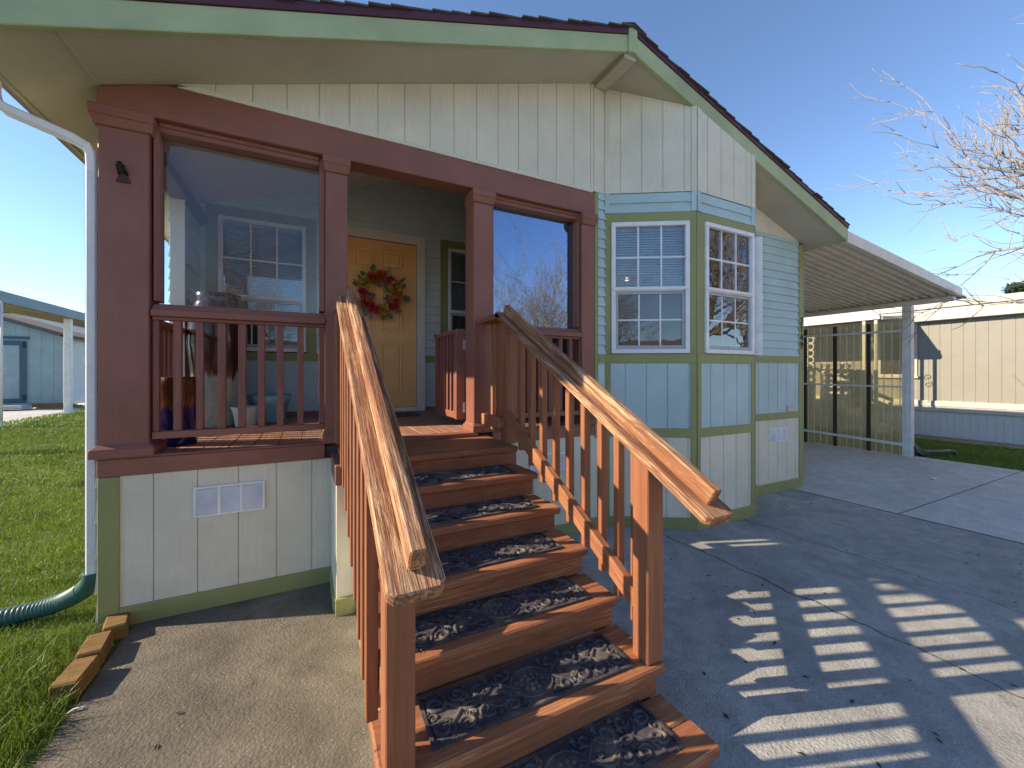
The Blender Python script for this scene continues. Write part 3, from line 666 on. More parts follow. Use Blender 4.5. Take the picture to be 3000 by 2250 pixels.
# stringers
for x0 in (1.30,2.325):
    m=MB(); line=lambda y:.94+(y+.585)*.5165
    m.prism([(x0,-.46,line(-.46)-.40),(x0,-2.08,line(-2.08)-.24),(x0,-2.08,line(-2.08)-.16),(x0,-.46,line(-.46)-.20)],(.028,0,0)); m.build('stringer',M['redX'],stairs)
ya,za,yb,zb_=-.40,1.866,-2.16,.916
ang=math.atan2(za-zb_,ya-yb); LEN=math.hypot(za-zb_,ya-yb)
for side,xc,px_ in ((0,1.286,1.3055),(1,2.362,2.35)):
    # bottom post and newel
    m=MB(); m.box(-.0445,.0445,-.0445,.0445,0,1); 
    zlow=lambda y: zb_+(y-yb)*math.tan(ang)
    yp=-1.835
    m=MB(); xp=px_
    m.prism([(xp-.0445,yp-.0445,ZN[5]+.001),(xp-.0445,yp-.0445,zlow(yp-.0445)-.001),(xp-.0445,yp+.0445,zlow(yp+.0445)-.001),(xp-.0445,yp+.0445,ZN[5]+.001)],(.089,0,0)); m.build('newel_post',M['redZ'],stairs,bevel=.004)
    xn=2.385 if side else 1.29
    m=MB(); yq=-.44; m.box(xn-.0445,xn+.0445,yq-.0445,yq+.0445,.941,1.856); m.build('newel_post',M['redZ'],stairs,bevel=.004)
    # level cap with rail
    m=MB(); m.box(xc-.07,xc+.07,-.47 if side else -.35,-.05,1.857,1.896); m.build('level_cap',M['redYp'] if 'redYp' in M else M['redY'],stairs,bevel=.004)
    # sloped cap + grip
    m=MB(); y0,y1=0,LEN+ (.02 if side else .09)
    e=.018
    m.prism([(-.07,0,0),(.07,0,0),(.07,0,.04),(-.07,0,.04)],(0,y1,0)) if False else m.hexa([(-.07+e,0,0),(.07-e,0,0),(.07,y1,0),(-.07,y1,0),(-.07+e,.012,.04),(.07-e,.012,.04),(.07,y1,.04),(-.07,y1,.04)]).hexa([(-.07,e,.0002),(-.07+e,0,.0002),(-.07+e,.06,.0002),(-.07,.06,.0002),(-.07,e,.0398),(-.07+e,.012,.0398),(-.07+e,.06,.0398),(-.07,.06,.0398)])
    m=MB(); 
    P=[(-.07,e),(-.07+e,0),(.07-e,0),(.07,e),(.07,y1),(-.07,y1)]
    n6=len(P); m.add([(x,y,0) for x,y in P]+[(x,y,.04) for x,y in P],[tuple(range(n6-1,-1,-1)),tuple(range(n6,2*n6))]+[(i,(i+1)%n6,n6+(i+1)%n6,n6+i) for i in range(n6)])
    hr=m.build('handrail',M['rail'],stairs,loc=(xc,yb,zb_),rot=(ang,0,0),bevel=.004)
    m=MB(); gx=-.008 if side==0 else -.015
    m.box(gx-.008,gx+.034,.055,y1+ (.01 if side==0 else -.03),.0403,.108)
    g=m.build('grip_strip',M['rail'],hr,loc=W[hr.name],bevel=.005)
    # lower rail
    zr=lambda y:.504+(y+1.75)*.537
    xr=2.36 if side else 1.285
    Ll=math.hypot(1.3,1.3*.537); 
    m=MB(); yr0=-1.79; Lr=(-.485-yr0)/math.cos(math.atan(.537))
    m.box(-.02,.02,0,Lr,-.082,0); m.build('lower_rail',M['redY'],stairs,loc=(xr,yr0,zr(yr0)),rot=(math.atan(.537),0,0),bevel=.003)
    # balusters
    ys=[-.61,-.755,-.90,-1.045,-1.19,-1.335,-1.475,-1.60,-1.715]
    xb=xr+.041 if side else xr-.041
    for y in ys:
        zt=zlow(y-.019)-.002; z0=zr(y)-.20
        m=MB(); m.hexa([(-.0195,-.019,0),(.0195,-.019,0),(.0195,.019,.0),(-.0195,.019,.0),(-.0195,-.019,zt-z0),(.0195,-.019,zt-z0),(.0195,.019,zt-z0+.02),(-.0195,.019,zt-z0+.02)])
        m.build('baluster',M['redZ'],stairs,loc=(xb,y,z0),bevel=.003)
    for y in (-.12,-.21,-.30):
        m=MB(); m.box(-.0195,.0195,-.019,.019,0,1.856-1.0); m.build('baluster',M['redZ'],stairs,loc=(xb+(.005 if side else -.005),y,1.0),bevel=.003)
    m=MB(); m.box(-.019,.019,0,.345,0,.085); m.build('level_rail',M['redY'],stairs,loc=(xn-.064 if side else xn+.064,-.455,1.05),bevel=.003)

# ------------------------------------------------------------------ RUBBER STEP MATS
def mat_rubber():
    m,nt,N,b,o=newmat('black_rubber'); v=coords(nt)
    c=mixc(nt,ramp(nt,noise(nt,v,30,4,.7),[(.35,0),(.7,1)]),(.034,.030,.042),(.075,.07,.08))
    c=mixc(nt,ramp(nt,noise(nt,v,9,3,.6),[(.48,0),(.72,.6)]),c,(.24,.21,.15))
    nt.links.new(c,b.inputs['Base Color']); b.inputs['Roughness'].default_value=.62; bump(nt,b,noise(nt,v,220,2),.35,.003); return m
M['rubber']=mat_rubber()
def spiral(cx,cy,r0,turns,a0,dirn,n=16):
    return [(cx+r0*(1-.75*i/n)*math.cos(a0+dirn*2*math.pi*turns*i/n),cy+r0*(1-.75*i/n)*math.sin(a0+dirn*2*math.pi*turns*i/n)) for i in range(n+1)]
mm=MB(); hw,hd=.424,.112
def ctube(pts,r,z=.004): mm.tube([(x,y,z) for x,y in pts],[r*(.55+.45*math.sin(math.pi*(i+.6)/(len(pts)+.2))) for i in range(len(pts))],6,False)
mm.box(-hw,hw,-hd,hd,.0,.0035)
for y in (-hd+.006,hd-.006): mm.box(-hw,hw,y-.006,y+.006,.0036,.010)
for x in (-hw+.006,hw-.006): mm.box(x-.006,x+.006,-hd+.0125,hd-.0125,.0036,.010)
for sx in (-1,1):
    for sy in (-1,1):
        ctube([(sx*x,sy*y) for x,y in spiral(.37,.055,.042,1.3,2.4,1)],.010)
        ctube([(sx*x,sy*y) for x,y in spiral(.285,.068,.034,1.25,.2,-1)],.008)
        ctube([(sx*x,sy*y) for x,y in spiral(.20,.055,.045,1.2,2.7,1)],.009)
        ctube([(sx*x,sy*y) for x,y in spiral(.115,.07,.032,1.2,.3,-1)],.008)
        ctube([(sx*(.41-.36*t),sy*(.02+.035*math.sin(t*11))) for t in [i/22 for i in range(23)]],.008)
        for (lx,ly,la) in ((.33,.03,.6),(.245,.045,-.5),(.235,.085,.3),(.16,.03,.9),(.155,.09,-.4),(.33,.095,.2),(.075,.045,.5),(.06,.09,-.6),(.395,.09,1.2),(.27,.015,1.4),(.12,.015,-.9)):
            for q in (-.55,0,.55):
                c,s_=math.cos(la+q),math.sin(la+q)
                mm.add([(sx*lx,sy*ly,.008),(sx*(lx+.016*c-.006*s_),sy*(ly+.016*s_+.006*c),.013),(sx*(lx+.036*c),sy*(ly+.036*s_),.006),(sx*(lx+.016*c+.006*s_),sy*(ly+.016*s_-.006*c),.011)],[(0,1,2,3) if sx*sy>0 else (3,2,1,0)])
    ctube([(sx*x,y) for x,y in spiral(.39,0,.02,1.1,0,1)],.006)
ctube([(.085*math.cos(a),.075*math.sin(a)) for a in [i*math.pi/12 for i in range(25)]],.007)
for r_,n_ in ((.02,6),(.042,10)):
    for i in range(n_):
        a=i*2*math.pi/n_; mm.lathe((r_*math.cos(a),r_*.85*math.sin(a),.004),[(.013,0),(.011,.005),(.005,.008),(0,.0085)],8)
mw=['top step just below the landing, mostly in shade','second step down','third step down','fourth step down','fifth step down, beside the bottom posts','lowest step, cut off by the photo edge']
me=None
for i in range(1,7):
    yb=YN[i-1]+.03; yc=(YN[i]+.052+ .112); zt=ZN[i]+.0012
    loc=(1.837+random.Random(i).uniform(-.006,.006),yc,zt); rot=(0,0,R(random.Random(i+9).uniform(-1,1)))
    if me is None: o=mm.build('step_mat',M['rubber'],None,loc=loc,rot=rot); me=o.data
    else: o=link('step_mat',me,None,loc,rot)
    tag(o,'ornate black rubber scroll mat on the '+mw[i-1],'stair mat','rubber mats on the stair treads')

# ------------------------------------------------------------------ PORCH GATE
gate=thing('porch_gate','small dark brown slatted gate standing open at the top of the stairs','gate',(2.24,.2,1.05))
m=MB(); m.box(2.195,2.288,.192,.230,1.056,1.838); m.box(2.205,2.28,.83,.868,1.056,1.80); m.box(2.20,2.285,.2305,.8695,1.8005,1.838); m.box(2.215,2.275,.2305,.8295,1.056,1.12); m.build('frame',M['brown'],gate,bevel=.004)
for i in range(6):
    k=MB(); k.box(-.016,.016,-.017,.017,1.121,1.80); k.build('picket',M['redZ2'],gate,loc=(2.222,.285+.1*i,0),bevel=.003)
for z in (1.16,1.70):
    m=MB(); m.box(2.252,2.286,.185,.1915,z-.045,z+.045); m.tube([(2.288,.186,z-.045),(2.288,.186,z+.045)],.007,8); m.box(2.29,2.325,.1855,.187,z-.02,z+.02)
    m.build('hinge',M['steel'],gate)
# bird shaped latch
bd=thing('bird_ornament','little black metal bird perched on the free end of the open porch gate','ornament',(2.23,.90,1.80))
m=MB(); m.tube([(2.235,.865,1.815),(2.233,.90,1.812),(2.231,.93,1.825),(2.23,.955,1.832),(2.23,.972,1.83)],[.004,.013,.016,.012,.003],8)
m.tube([(2.23,.955,1.838),(2.23,.966,1.848),(2.23,.985,1.846)],[.008,.010,.002],8)
m.build('body',M['black'],bd)
m=MB(); m.hexa([(2.229,.84,1.826),(2.232,.84,1.826),(2.234,.90,1.818),(2.228,.90,1.818),(2.229,.83,1.84),(2.232,.83,1.84),(2.234,.885,1.826),(2.228,.885,1.826)]); m.build('tail',M['black'],bd)

# ------------------------------------------------------------------ DOORMAT
dm=MB(); dm.box(1.62,2.2,1.42,1.80,DZ+.001,DZ+.016)
def dmat():
    m,nt,N,b,o=newmat('faded_doormat'); v=coords(nt); vo=N.new('ShaderNodeTexVoronoi'); vo.inputs['Scale'].default_value=11; nt.links.new(v,vo.inputs['Vector'])
    c=mixc(nt,ramp(nt,vo.outputs['Distance'],[(.25,0),(.4,1)]),(.16,.22,.27),(.10,.07,.055)); nt.links.new(c,b.inputs['Base Color']); b.inputs['Roughness'].default_value=.95; bump(nt,b,noise(nt,v,200,2),.6,.01); return m
M['doormat']=dmat()
o=dm.build('doormat',M['doormat'],None,base=(1.9,1.6,DZ),bevel=.004); tag(o,'faded brown and blue doormat on the deck before the orange door','doormat')

# ------------------------------------------------------------------ WREATH on the door
wc=Vector((1.845,2.0,2.425))
wr=thing('door_wreath','round autumn wreath of rust, gold and magenta dried flowers hanging on the orange door','wreath',wc)
fm={'rust':plain('rust_petals',(.55,.11,.03),.7),'gold':plain('gold_petals',(.60,.40,.06),.7),'magenta':plain('magenta_petals',(.55,.03,.10),.65),'orange':plain('orange_petals',(.65,.20,.03),.7),'green':plain('olive_leaves',(.12,.15,.06),.6),'grey':plain('dusty_leaves',(.30,.26,.22),.7)}
m=MB(); m.tube([wc+Vector((.20*math.cos(a),.03,.20*math.sin(a))) for a in [i*math.pi/16 for i in range(33)]],.028,8); m.build('ring',plain('vine_ring',(.09,.05,.03),.9),wr)
rg=random.Random(11)
def petal(m,c,d,up,l,w):
    d=d.normalized(); s_=d.cross(up).normalized(); t=s_.cross(d)
    m.add([c,c+d*l*.5+s_*w*.5+t*.004,c+d*l+t*l*.12,c+d*l*.5-s_*w*.5+t*.004],[(0,1,2,3)])
fl=[(88,'rust',.062),(62,'green',0),(52,'magenta',.045),(28,'gold',.066),(2,'orange',.05),(-22,'orange',.058),(-42,'magenta',.055),(-78,'gold',.06),(-100,'rust',.05),(-118,'magenta',.05),(-140,'rust',.066),(180,'magenta',.045),(150,'gold',.066),(122,'rust',.055),(105,'orange',.04),(12,'gold',.045)]
for a,cn,r in fl:
    if not r: continue
    a=R(a); r*=1.3; c=wc+Vector((.205*math.cos(a),-.03,.205*math.sin(a))); m=MB()
    for k in range(90):
        th=rg.uniform(0,6.28); ph=rg.uniform(-.2,1.45)
        d=Vector((math.cos(th)*math.cos(ph),-math.sin(ph),math.sin(th)*math.cos(ph)))
        q=c+d*r*rg.uniform(.35,.75); petal(m,q,d+Vector((rg.uniform(-.6,.6),rg.uniform(-.4,.4),rg.uniform(-.6,.6))),Vector((rg.uniform(-1,1),-1,rg.uniform(-1,1))).normalized(),r*.5,r*.45)
    m.build('blossom',fm[cn],wr)
for k in range(30):
    a=rg.uniform(0,6.28) if k>9 else [1.2,1.95,2.9,3.5,4.1,5.0,5.5,.35,2.3,4.5][k]
    out=1 if k<18 else -1
    c=wc+Vector(((.205+.05*out)*math.cos(a),-.02-rg.uniform(0,.03),(.205+.05*out)*math.sin(a)))
    d=Vector((math.cos(a+rg.uniform(-.8,.8)),rg.uniform(-.5,.1),math.sin(a+rg.uniform(-.8,.8))))*out; l=rg.uniform(.08,.13); w=l*(.75 if k<14 else .35)
    d.normalize(); s_=d.cross(Vector((0,-1,0))).normalized(); m=MB(); n_=Vector((0,-1,0))
    m.add([c,c+d*l*.3+s_*w*.45+n_*.006,c+d*l*.7+s_*w*.35+n_*.008,c+d*l-n_*.006,c+d*l*.7-s_*w*.35+n_*.008,c+d*l*.3-s_*w*.45+n_*.006,c+d*l*.5-n_*.004],[(0,1,6),(1,2,6),(2,3,6),(3,4,6),(4,5,6),(5,0,6)])
    m.build('leaf',fm['green' if k%3 else 'grey'],wr)

# ------------------------------------------------------------------ POTS on the deck
def glaze(name,top,mid,bot,z0,z1,rough=.12):
    m,nt,N,b,o=newmat(name); tc=N.new('ShaderNodeTexCoord'); sx=N.new('ShaderNodeSeparateXYZ'); nt.links.new(tc.outputs['Object'],sx.inputs[0])
    dr=noise(nt,coords(nt,(26,26,1.2)),1.2,3,.6)
    a=N.new('ShaderNodeMath'); a.operation='MULTIPLY_ADD'; nt.links.new(dr,a.inputs[0]); a.inputs[1].default_value=(z1-z0)*.9; nt.links.new(sx.outputs[2],a.inputs[2])
    mr=N.new('ShaderNodeMapRange'); nt.links.new(a.outputs[0],mr.inputs[0]); mr.inputs[1].default_value=z0; mr.inputs[2].default_value=z1+(z1-z0)*.8
    c=ramp(nt,mr.outputs[0],[(.42,bot),(.52,mid),(.7,top)]); c=mixc(nt,ramp(nt,noise(nt,coords(nt),30,4,.7),[(.4,0),(.8,.35)]),c,mul(top,.5))
    nt.links.new(c,b.inputs['Base Color']); b.inputs['Roughness'].default_value=rough; bump(nt,b,dr,.25,.01); return m
def pot(name,label,c,prof,mat,group=None,flute=0,fn=0,tw=0):
    m=MB(); m.lathe((0,0,0),prof,40,True,flute,fn,tw); o=m.build(name,mat,None,loc=c); return tag(o,label,'pot',group)
pot('glazed_vase','tall glazed jar with dark brown drips over pale celadon, standing behind the porch railing',(.335,1.36,DZ),[(0,0),(.15,0),(.165,.03),(.19,.35),(.225,.75),(.215,.98),(.18,1.10),(.165,1.14),(.178,1.19),(.165,1.195),(.15,1.15),(.15,1.0)],glaze('brown_drip_glaze',(.05,.025,.018),(.10,.05,.03),(.30,.42,.40),.35,.62))
pot('glazed_vase','cobalt blue glazed pot with rust brown dripped rim behind the leftmost railing balusters',(.275,.36,DZ),[(0,0),(.10,0),(.105,.02),(.112,.2),(.125,.4),(.132,.455),(.125,.46),(.115,.44),(.11,.3),(0,.28)],glaze('cobalt_drip_glaze',(.10,.04,.015),(.20,.075,.015),(.006,.012,.12),.20,.36))
cel=plain('celadon_glaze',(.42,.58,.56),.18); lb=plain('aqua_glaze',(.22,.48,.55),.18)
pot('planter','small pale celadon pot with swirling flutes, in front of the larger aqua planter',(.565,1.20,DZ),[(0,0),(.075,0),(.08,.02),(.105,.15),(.12,.185),(.112,.187),(.10,.16),(0,.1)],cel,None,.035,10,9)
pot('planter','larger aqua fluted planter on the deck below the porch window',(.72,1.56,DZ),[(0,0),(.12,0),(.13,.02),(.17,.2),(.20,.27),(.19,.272),(.17,.22),(0,.15)],lb,None,.03,12,7)

# ------------------------------------------------------------------ PORCH SWING
sw=thing('porch_swing','wooden porch swing hanging on steel chains behind the right glass screen','swing',(3.02,1.2,1.42))
m=MB()
for i in range(6): m.box(2.80+.075*i,2.86+.075*i,.62,1.86,1.40,1.42)
m.build('seat',M['redY'],sw,bevel=.003)
m=MB()
for i in range(11): m.prism([(3.24,.64+.115*i,1.42),(3.26,.64+.115*i,1.42),(3.36,.64+.115*i,1.98),(3.34,.64+.115*i,1.98)],(0,.07,0))
m.build('backrest',M['redZ'],sw)
for y in (.72,1.74):
    m=MB(); m.tube([(2.88,y,1.38),(2.93,y,2.05),(2.985,y,2.55)],[.042,.036,.03],8); m.build('arm',M['redZ'],sw)
    m=MB(); z=2.55; k=0
    while z<3.39:
        a=0 if k%2 else math.pi/2; x=2.99+(z-2.55)*.04
        m.tube([(x+.011*math.cos(t)*math.cos(a),y+.011*math.cos(t)*math.sin(a),z+.02+.022*math.sin(t)) for t in [i*math.pi/5 for i in range(11)]],.0032,5,False); z+=.034; k+=1
    m.build('chain',M['steel'],sw)

# ------------------------------------------------------------------ BRICKS, HOSE, LITTER
bl=['against the house corner','in the middle of the row of three','closest to the lawn edge and partly reddened']
for i,(x,y,a) in enumerate(((.105,-.088,12),(.088,-.300,6),(.098,-.520,-4))):
    m=MB(); m.box(-.05,.05,-.095,.095,0,.085)
    o=m.build('edging_brick',M['brick'],None,loc=(x,y,-.004),rot=(R(1.5*(i-1)),0,R(a)),bevel=.008)
    tag(o,'mossy brown edging brick between lawn and driveway, '+bl[i],'brick','bricks edging the lawn')
hp=[(-.038,.045,.32),(-.046,.052,.268),(-.085,.085,.215),(-.15,.15,.16),(-.24,.225,.105),(-.36,.275,.064),(-.52,.285,.05),(-.75,.29,.05),(-1.1,.33,.05)]
def smooth(P,n):
    P=[Vector(p) for p in P]; out=[]
    for i in range(len(P)-1):
        p0,p1,p2,p3=P[max(i-1,0)],P[i],P[i+1],P[min(i+2,len(P)-1)]
        for k in range(n):
            t=k/n; out.append(.5*((2*p1)+(p2-p0)*t+(2*p0-5*p1+4*p2-p3)*t*t+(-p0+3*p1-3*p2+p3)*t**3))
    return out+[P[-1]]
hs=thing('drain_hose','dark green corrugated drain hose lying on the lawn below the white downspout','hose',(-.04,.045,0))
sp=smooth(hp,10); 
def resample(P,step):
    out=[P[0]]; acc=0
    for a,b in zip(P,P[1:]):
        d=(b-a).length; 
        if d==0: continue
        t=step-acc
        while t<=d: out.append(a+(b-a)*t/d); t+=step
        acc=(acc+d)%step
    return out
q=resample(sp,.006); 
m=MB(); n0=22; m.tube(q[n0:],[.046+(.006 if i%4<2 else 0) for i in range(len(q)-n0)],14); m.build('corrugated_pipe',M['hose'],hs)
m=MB(); m.tube(q[:n0+4],[.045+.006*(i/(n0+4)) for i in range(n0+4)],12); m.build('adapter',M['hose'],hs)
m=MB(); m.add([(.14,-.715,.004),(.155,-.70,.012),(.20,-.70,.010),(.19,-.715,.004),(.168,-.712,.014)],[(0,4,1),(1,4,2),(2,4,3)]); tag(m.build('paper_scrap',M['litter'],None,base=(.17,-.71,0)),'crumpled white paper scrap at the edge of the lawn','litter')
m=MB(); m.add([(9.05,-.72,-.07),(9.2,-.70,-.05),(9.18,-.62,-.07),(9.08,-.63,-.055)],[(0,1,2,3)]); tag(m.build('paper_scrap',M['litter'],None,base=(9.1,-.68,-.07)),'small white scrap lying on the grey concrete pad','litter')

# ------------------------------------------------------------------ CARPORT of this house
cp=thing('carport','cream aluminium carport roof on slim square posts beside the home','carport',(11,.23,-.08))
zc=lambda x:3.29-.097*(x-7.25)
m=MB()
y=-.40
def cslab(m,x0,x1,y0,y1,t0,t1):
    m.hexa([(x0,y0,zc(x0)+t0),(x1,y0,zc(x1)+t0),(x1,y1,zc(x1)+t0),(x0,y1,zc(x0)+t0),(x0,y0,zc(x0)+t1),(x1,y0,zc(x1)+t1),(x1,y1,zc(x1)+t1),(x0,y1,zc(x0)+t1)])
cslab(m,7.215,11.0,-.40,7,-.06,-.05)
while y<6.9:
    cslab(m,7.22,10.99,y+.02,y+.055,-.125,-.0605); y+=.115
m.build('roof_panel',M['alu'],cp)
m=MB(); cslab(m,7.215,11.08,-.44,-.4005,-.145,0.0); m.box(11.0,11.09,-.4005,7,zc(11.05)-.13,zc(11.05)-.001); m.build('fascia',M['alu'],cp,bevel=.004)
m=MB(); m.box(10.93,10.99,-.39,7,2.815,2.79+.0); m=MB(); m.box(10.93,10.998,-.37,7,2.70,2.785); m.build('beam',M['alu'],cp,bevel=.004)
M['whitepaint']=plain('white_painted_metal',(.72,.72,.70),.4)
for y in (.235,3.2,6.2):
    m=MB(); m.box(10.93,11.06,y-.065,y+.065,-.08,2.699); m.box(10.925,10.9295,y-.02,y+.02,-.08,2.69); m.build('post',M['whitepaint'],cp,bevel=.004)
sc=thing('corrugated_screen','amber translucent corrugated screen closing the side of the carport','screen',(11,1.2,-.08))
def amber():
    m,nt,N,b,o=newmat('amber_fibreglass'); N.remove(b)
    t=N.new('ShaderNodeBsdfTransparent'); t.inputs[0].default_value=(.84,.77,.53,1); d=N.new('ShaderNodeBsdfTranslucent'); d.inputs[0].default_value=(.82,.74,.48,1); df=N.new('ShaderNodeBsdfDiffuse'); df.inputs[0].default_value=(.66,.60,.40,1)
    a=N.new('ShaderNodeAddShader') if False else N.new('ShaderNodeMixShader'); a.inputs[0].default_value=.5; nt.links.new(d.outputs[0],a.inputs[1]); nt.links.new(df.outputs[0],a.inputs[2])
    lw=N.new('ShaderNodeLayerWeight'); lw.inputs[0].default_value=.5; mr=N.new('ShaderNodeMapRange'); mr.inputs[1].default_value=.15; mr.inputs[2].default_value=.75; mr.inputs[3].default_value=.42; mr.inputs[4].default_value=.95; nt.links.new(lw.outputs['Facing'],mr.inputs[0]); mx=N.new('ShaderNodeMixShader'); nt.links.new(mr.outputs[0],mx.inputs[0]); nt.links.new(t.outputs[0],mx.inputs[1]); nt.links.new(a.outputs[0],mx.inputs[2]); nt.links.new(mx.outputs[0],o.inputs[0]); return m
M['amber']=amber()
m=MB(); V=[];n_=0; y=.31
while y<6.1:
    V+=[(11.03+.024*math.sin(y*2*math.pi/.12),y,-.075),(11.03+.024*math.sin(y*2*math.pi/.12),y,2.43)]; y+=.012
m.add(V,[(2*i,2*i+2,2*i+3,2*i+1) for i in range(len(V)//2-1)],True); m.build('sheet',M['amber'],sc)
M['darkpost']=plain('dark_screen_post',(.035,.03,.02),.6)
for y in (.82,1.39,1.96,2.55,3.9,4.6): 
    m=MB(); m.box(10.965,11.0,y-.03,y+.03,-.075,2.43); m.build('upright',M['darkpost'],sc)
for (za,zb2,h) in ((2.225,2.24,.04),(1.18,1.19,.035),(.10,.17,.05)):
    m=MB(); m.hexa([(10.945,.30,za),(10.9645,.30,za),(10.9645,3.1,zb2+.03),(10.945,3.1,zb2+.03),(10.945,.30,za+h),(10.9645,.30,za+h),(10.9645,3.1,zb2+.03+h),(10.945,3.1,zb2+.03+h)]); m.build('rail',M['whitepaint'],sc)
eb=thing('drain_elbow','short dark green drain elbow lying on the grass at the foot of the carport post','pipe',(11.1,.1,-.08))
m=MB(); rtube(m,[(11.09,.20,.12),(11.12,.16,.02),(11.2,.10,-.03),(11.5,.0,-.045),(11.85,-.1,-.045)],.13,.09); m.build('pipe',plain('dark_teal_pipe',(.012,.045,.05),.4),eb,bevel=.02)
m=MB(); m.tube([(11.84,-.098,-.045),(11.88,-.11,-.045)],.06,10); m.build('end_collar',plain('dark_teal_collar',(.015,.05,.055),.4),eb)

# ------------------------------------------------------------------ RIGHT NEIGHBOUR
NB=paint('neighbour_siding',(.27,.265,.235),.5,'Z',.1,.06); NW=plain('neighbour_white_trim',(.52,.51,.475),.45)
nb=thing('neighbour_home','long low cream mobile home with a wide white belt beyond the carport','house',(16.5,4,-.1))
XN=15.05; FN=Fr((XN,14),(XN,-7))
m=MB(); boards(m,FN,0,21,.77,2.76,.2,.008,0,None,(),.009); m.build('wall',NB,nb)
m=MB(); boards(m,FN,0,21,-.15,.50,.13,.012,0); m.build('skirting',paint('skirt_paint',(.62,.62,.60),.5,'Z',.1,.05),nb)
m=MB(); FN.poly(m,[(0,.505),(21,.505),(21,.77),(0,.77)],.0,.05); FN.box(m,0,21,.0505,.065,.64,.77); m.build('belt',NW,nb,bevel=.01)
m=MB(); FN.box(m,0,21,.0,.17,2.76,2.80); FN.box(m,0,21,.165,.19,2.76,3.05); FN.box(m,0,21,.19,.23,3.05,3.21); m.build('fascia',NW,nb,bevel=.01)
m=MB(); m.prism([(XN-.23,14,3.21),(XN+4.6,14,3.5),(XN+9,14,3.1),(XN+9,14,-.1),(XN+.05,14,-.1),(XN+.05,14,2.96)],(0,-21,0)); m.build('roof',plain('white_roof_coat',(.6,.59,.56),.6),nb)
def nwin(y0,y1,z0,z1):
    a0,a1=14-y1,14-y0
    m=MB(); FN.frame(m,a0,a1,z0,z1,.05,.012,.04); FN.box(m,a0-.05,a1+.05,.012,.07,z0-.05,z0); w_=m.build('window',NW,nb)
    m=MB(); FN.box(m,a0+.05,a1-.05,.005,.014,z0+.05,z1-.05); m.build('pane',plain('dark_pane',(.04,.04,.045),.1),w_)
nwin(1.41,2.2,1.38,2.75); nwin(4.4,5.4,1.4,2.6)
ca=thing('entry_canopy','flat white entry canopy on paired posts in front of the cream neighbouring home','canopy',(13.45,1.7,-.1))
m=MB(); m.hexa([(13.45,1.57,2.76),(XN-.24,1.57,2.86),(XN-.24,6.5,2.86),(13.45,6.5,2.76),(13.45,1.57,2.80),(XN-.24,1.57,2.90),(XN-.24,6.5,2.90),(13.45,6.5,2.80)]); m.build('roof_sheet',plain('canopy_underside',(.33,.2,.09),.6),ca)
m=MB(); m.box(13.40,13.449,1.56,6.5,2.765,2.97); m.hexa([(13.4495,1.52,2.755),(XN-.24,1.52,2.85),(XN-.24,1.569,2.85),(13.4495,1.569,2.755),(13.4495,1.52,2.84),(XN-.24,1.52,2.95),(XN-.24,1.569,2.95),(13.4495,1.569,2.84)]); m.build('fascia',NW,ca,bevel=.005)
for y in (1.65,1.887):
    m=MB(); m.box(13.43,13.48,y-.03,y+.03,-.1,2.759); m.build('post',NW,ca)
m=MB()
for zc_ in (.75,1.55,2.2):
    m.tube([(13.455,1.768+p[0],zc_+p[1]) for p in spiral(0,.09,.08,1.2,-1.2,1,14)],.008,5,False); m.tube([(13.455,1.768-p[0],zc_-p[1]) for p in spiral(0,.09,.08,1.2,-1.2,1,14)],.008,5,False)
m.build('scrollwork',NW,ca)
def block(m,y,z,s=.17,x=13.0):
    n=12; o_=[]
    for k in range(n):
        a=2*math.pi*k/n; c,s_=math.cos(a),math.sin(a); q=s/2/max(abs(c),abs(s_)); o_.append((q*c,q*s_,.36*s*c,.36*s*s_))
    vs=[(x,y+p[0],z+p[1]) for p in o_]+[(x,y+p[2],z+p[3]) for p in o_]+[(x+.09,y+p[2],z+p[3]) for p in o_]+[(x+.09,y+p[0],z+p[1]) for p in o_]
    fs=[(k+i,k+(i+1)%n,k+n+(i+1)%n,k+n+i) for k in (0,n,2*n) for i in range(n)]; m.add(vs,fs)
def blockwall(lab,x,y0,z0,ny,nz,q,zb0):
    bw=thing('breeze_block_wall',lab,'screen wall',(x,y0+ny*q/2,-.1),'pierced block screens by the neighbour entry')
    m=MB()
    for i in range(ny):
        for j in range(nz): block(m,y0+q*i,z0+q*j,q,x)
    m.build('blocks',NW,bw); m=MB(); m.box(x,x+.09,y0-q/2,y0+q*(ny-.5),-.1,z0-q/2-.001); m.build('base',NW,bw)
blockwall('tall white pierced block screen beside the house corner board, seen through the amber screen',13.3,3.02,1.28,5,7,.18,1)
blockwall('low white pierced block screen under the slanting handrail of the neighbour steps',14.6,2.78,1.14,4,4,.18,1)
st=thing('entry_steps','white entry steps with a slanting handrail outside the cream neighbouring home','steps',(14.2,2,-.1))
m=MB()
for i in range(4): m.box(13.9,14.9,1.8+.32*i,2.12+.32*i if i<3 else 4.3,-.1,.12+.19*i)
m.build('treads',plain('step_paint',(.55,.55,.52),.6),st)
m=MB(); m.prism([(13.9,1.5,.74),(13.9,3.6,1.72),(13.9,3.6,1.81),(13.9,1.5,.83)],(.06,0,0)); m.build('handrail',NW,st)
for y,z0,z1 in ((1.52,-.1,.74),(3.5,.67,1.66)):
    m=MB(); m.box(13.9,13.96,y,y+.06,z0,z1); m.build('rail_post',NW,st)

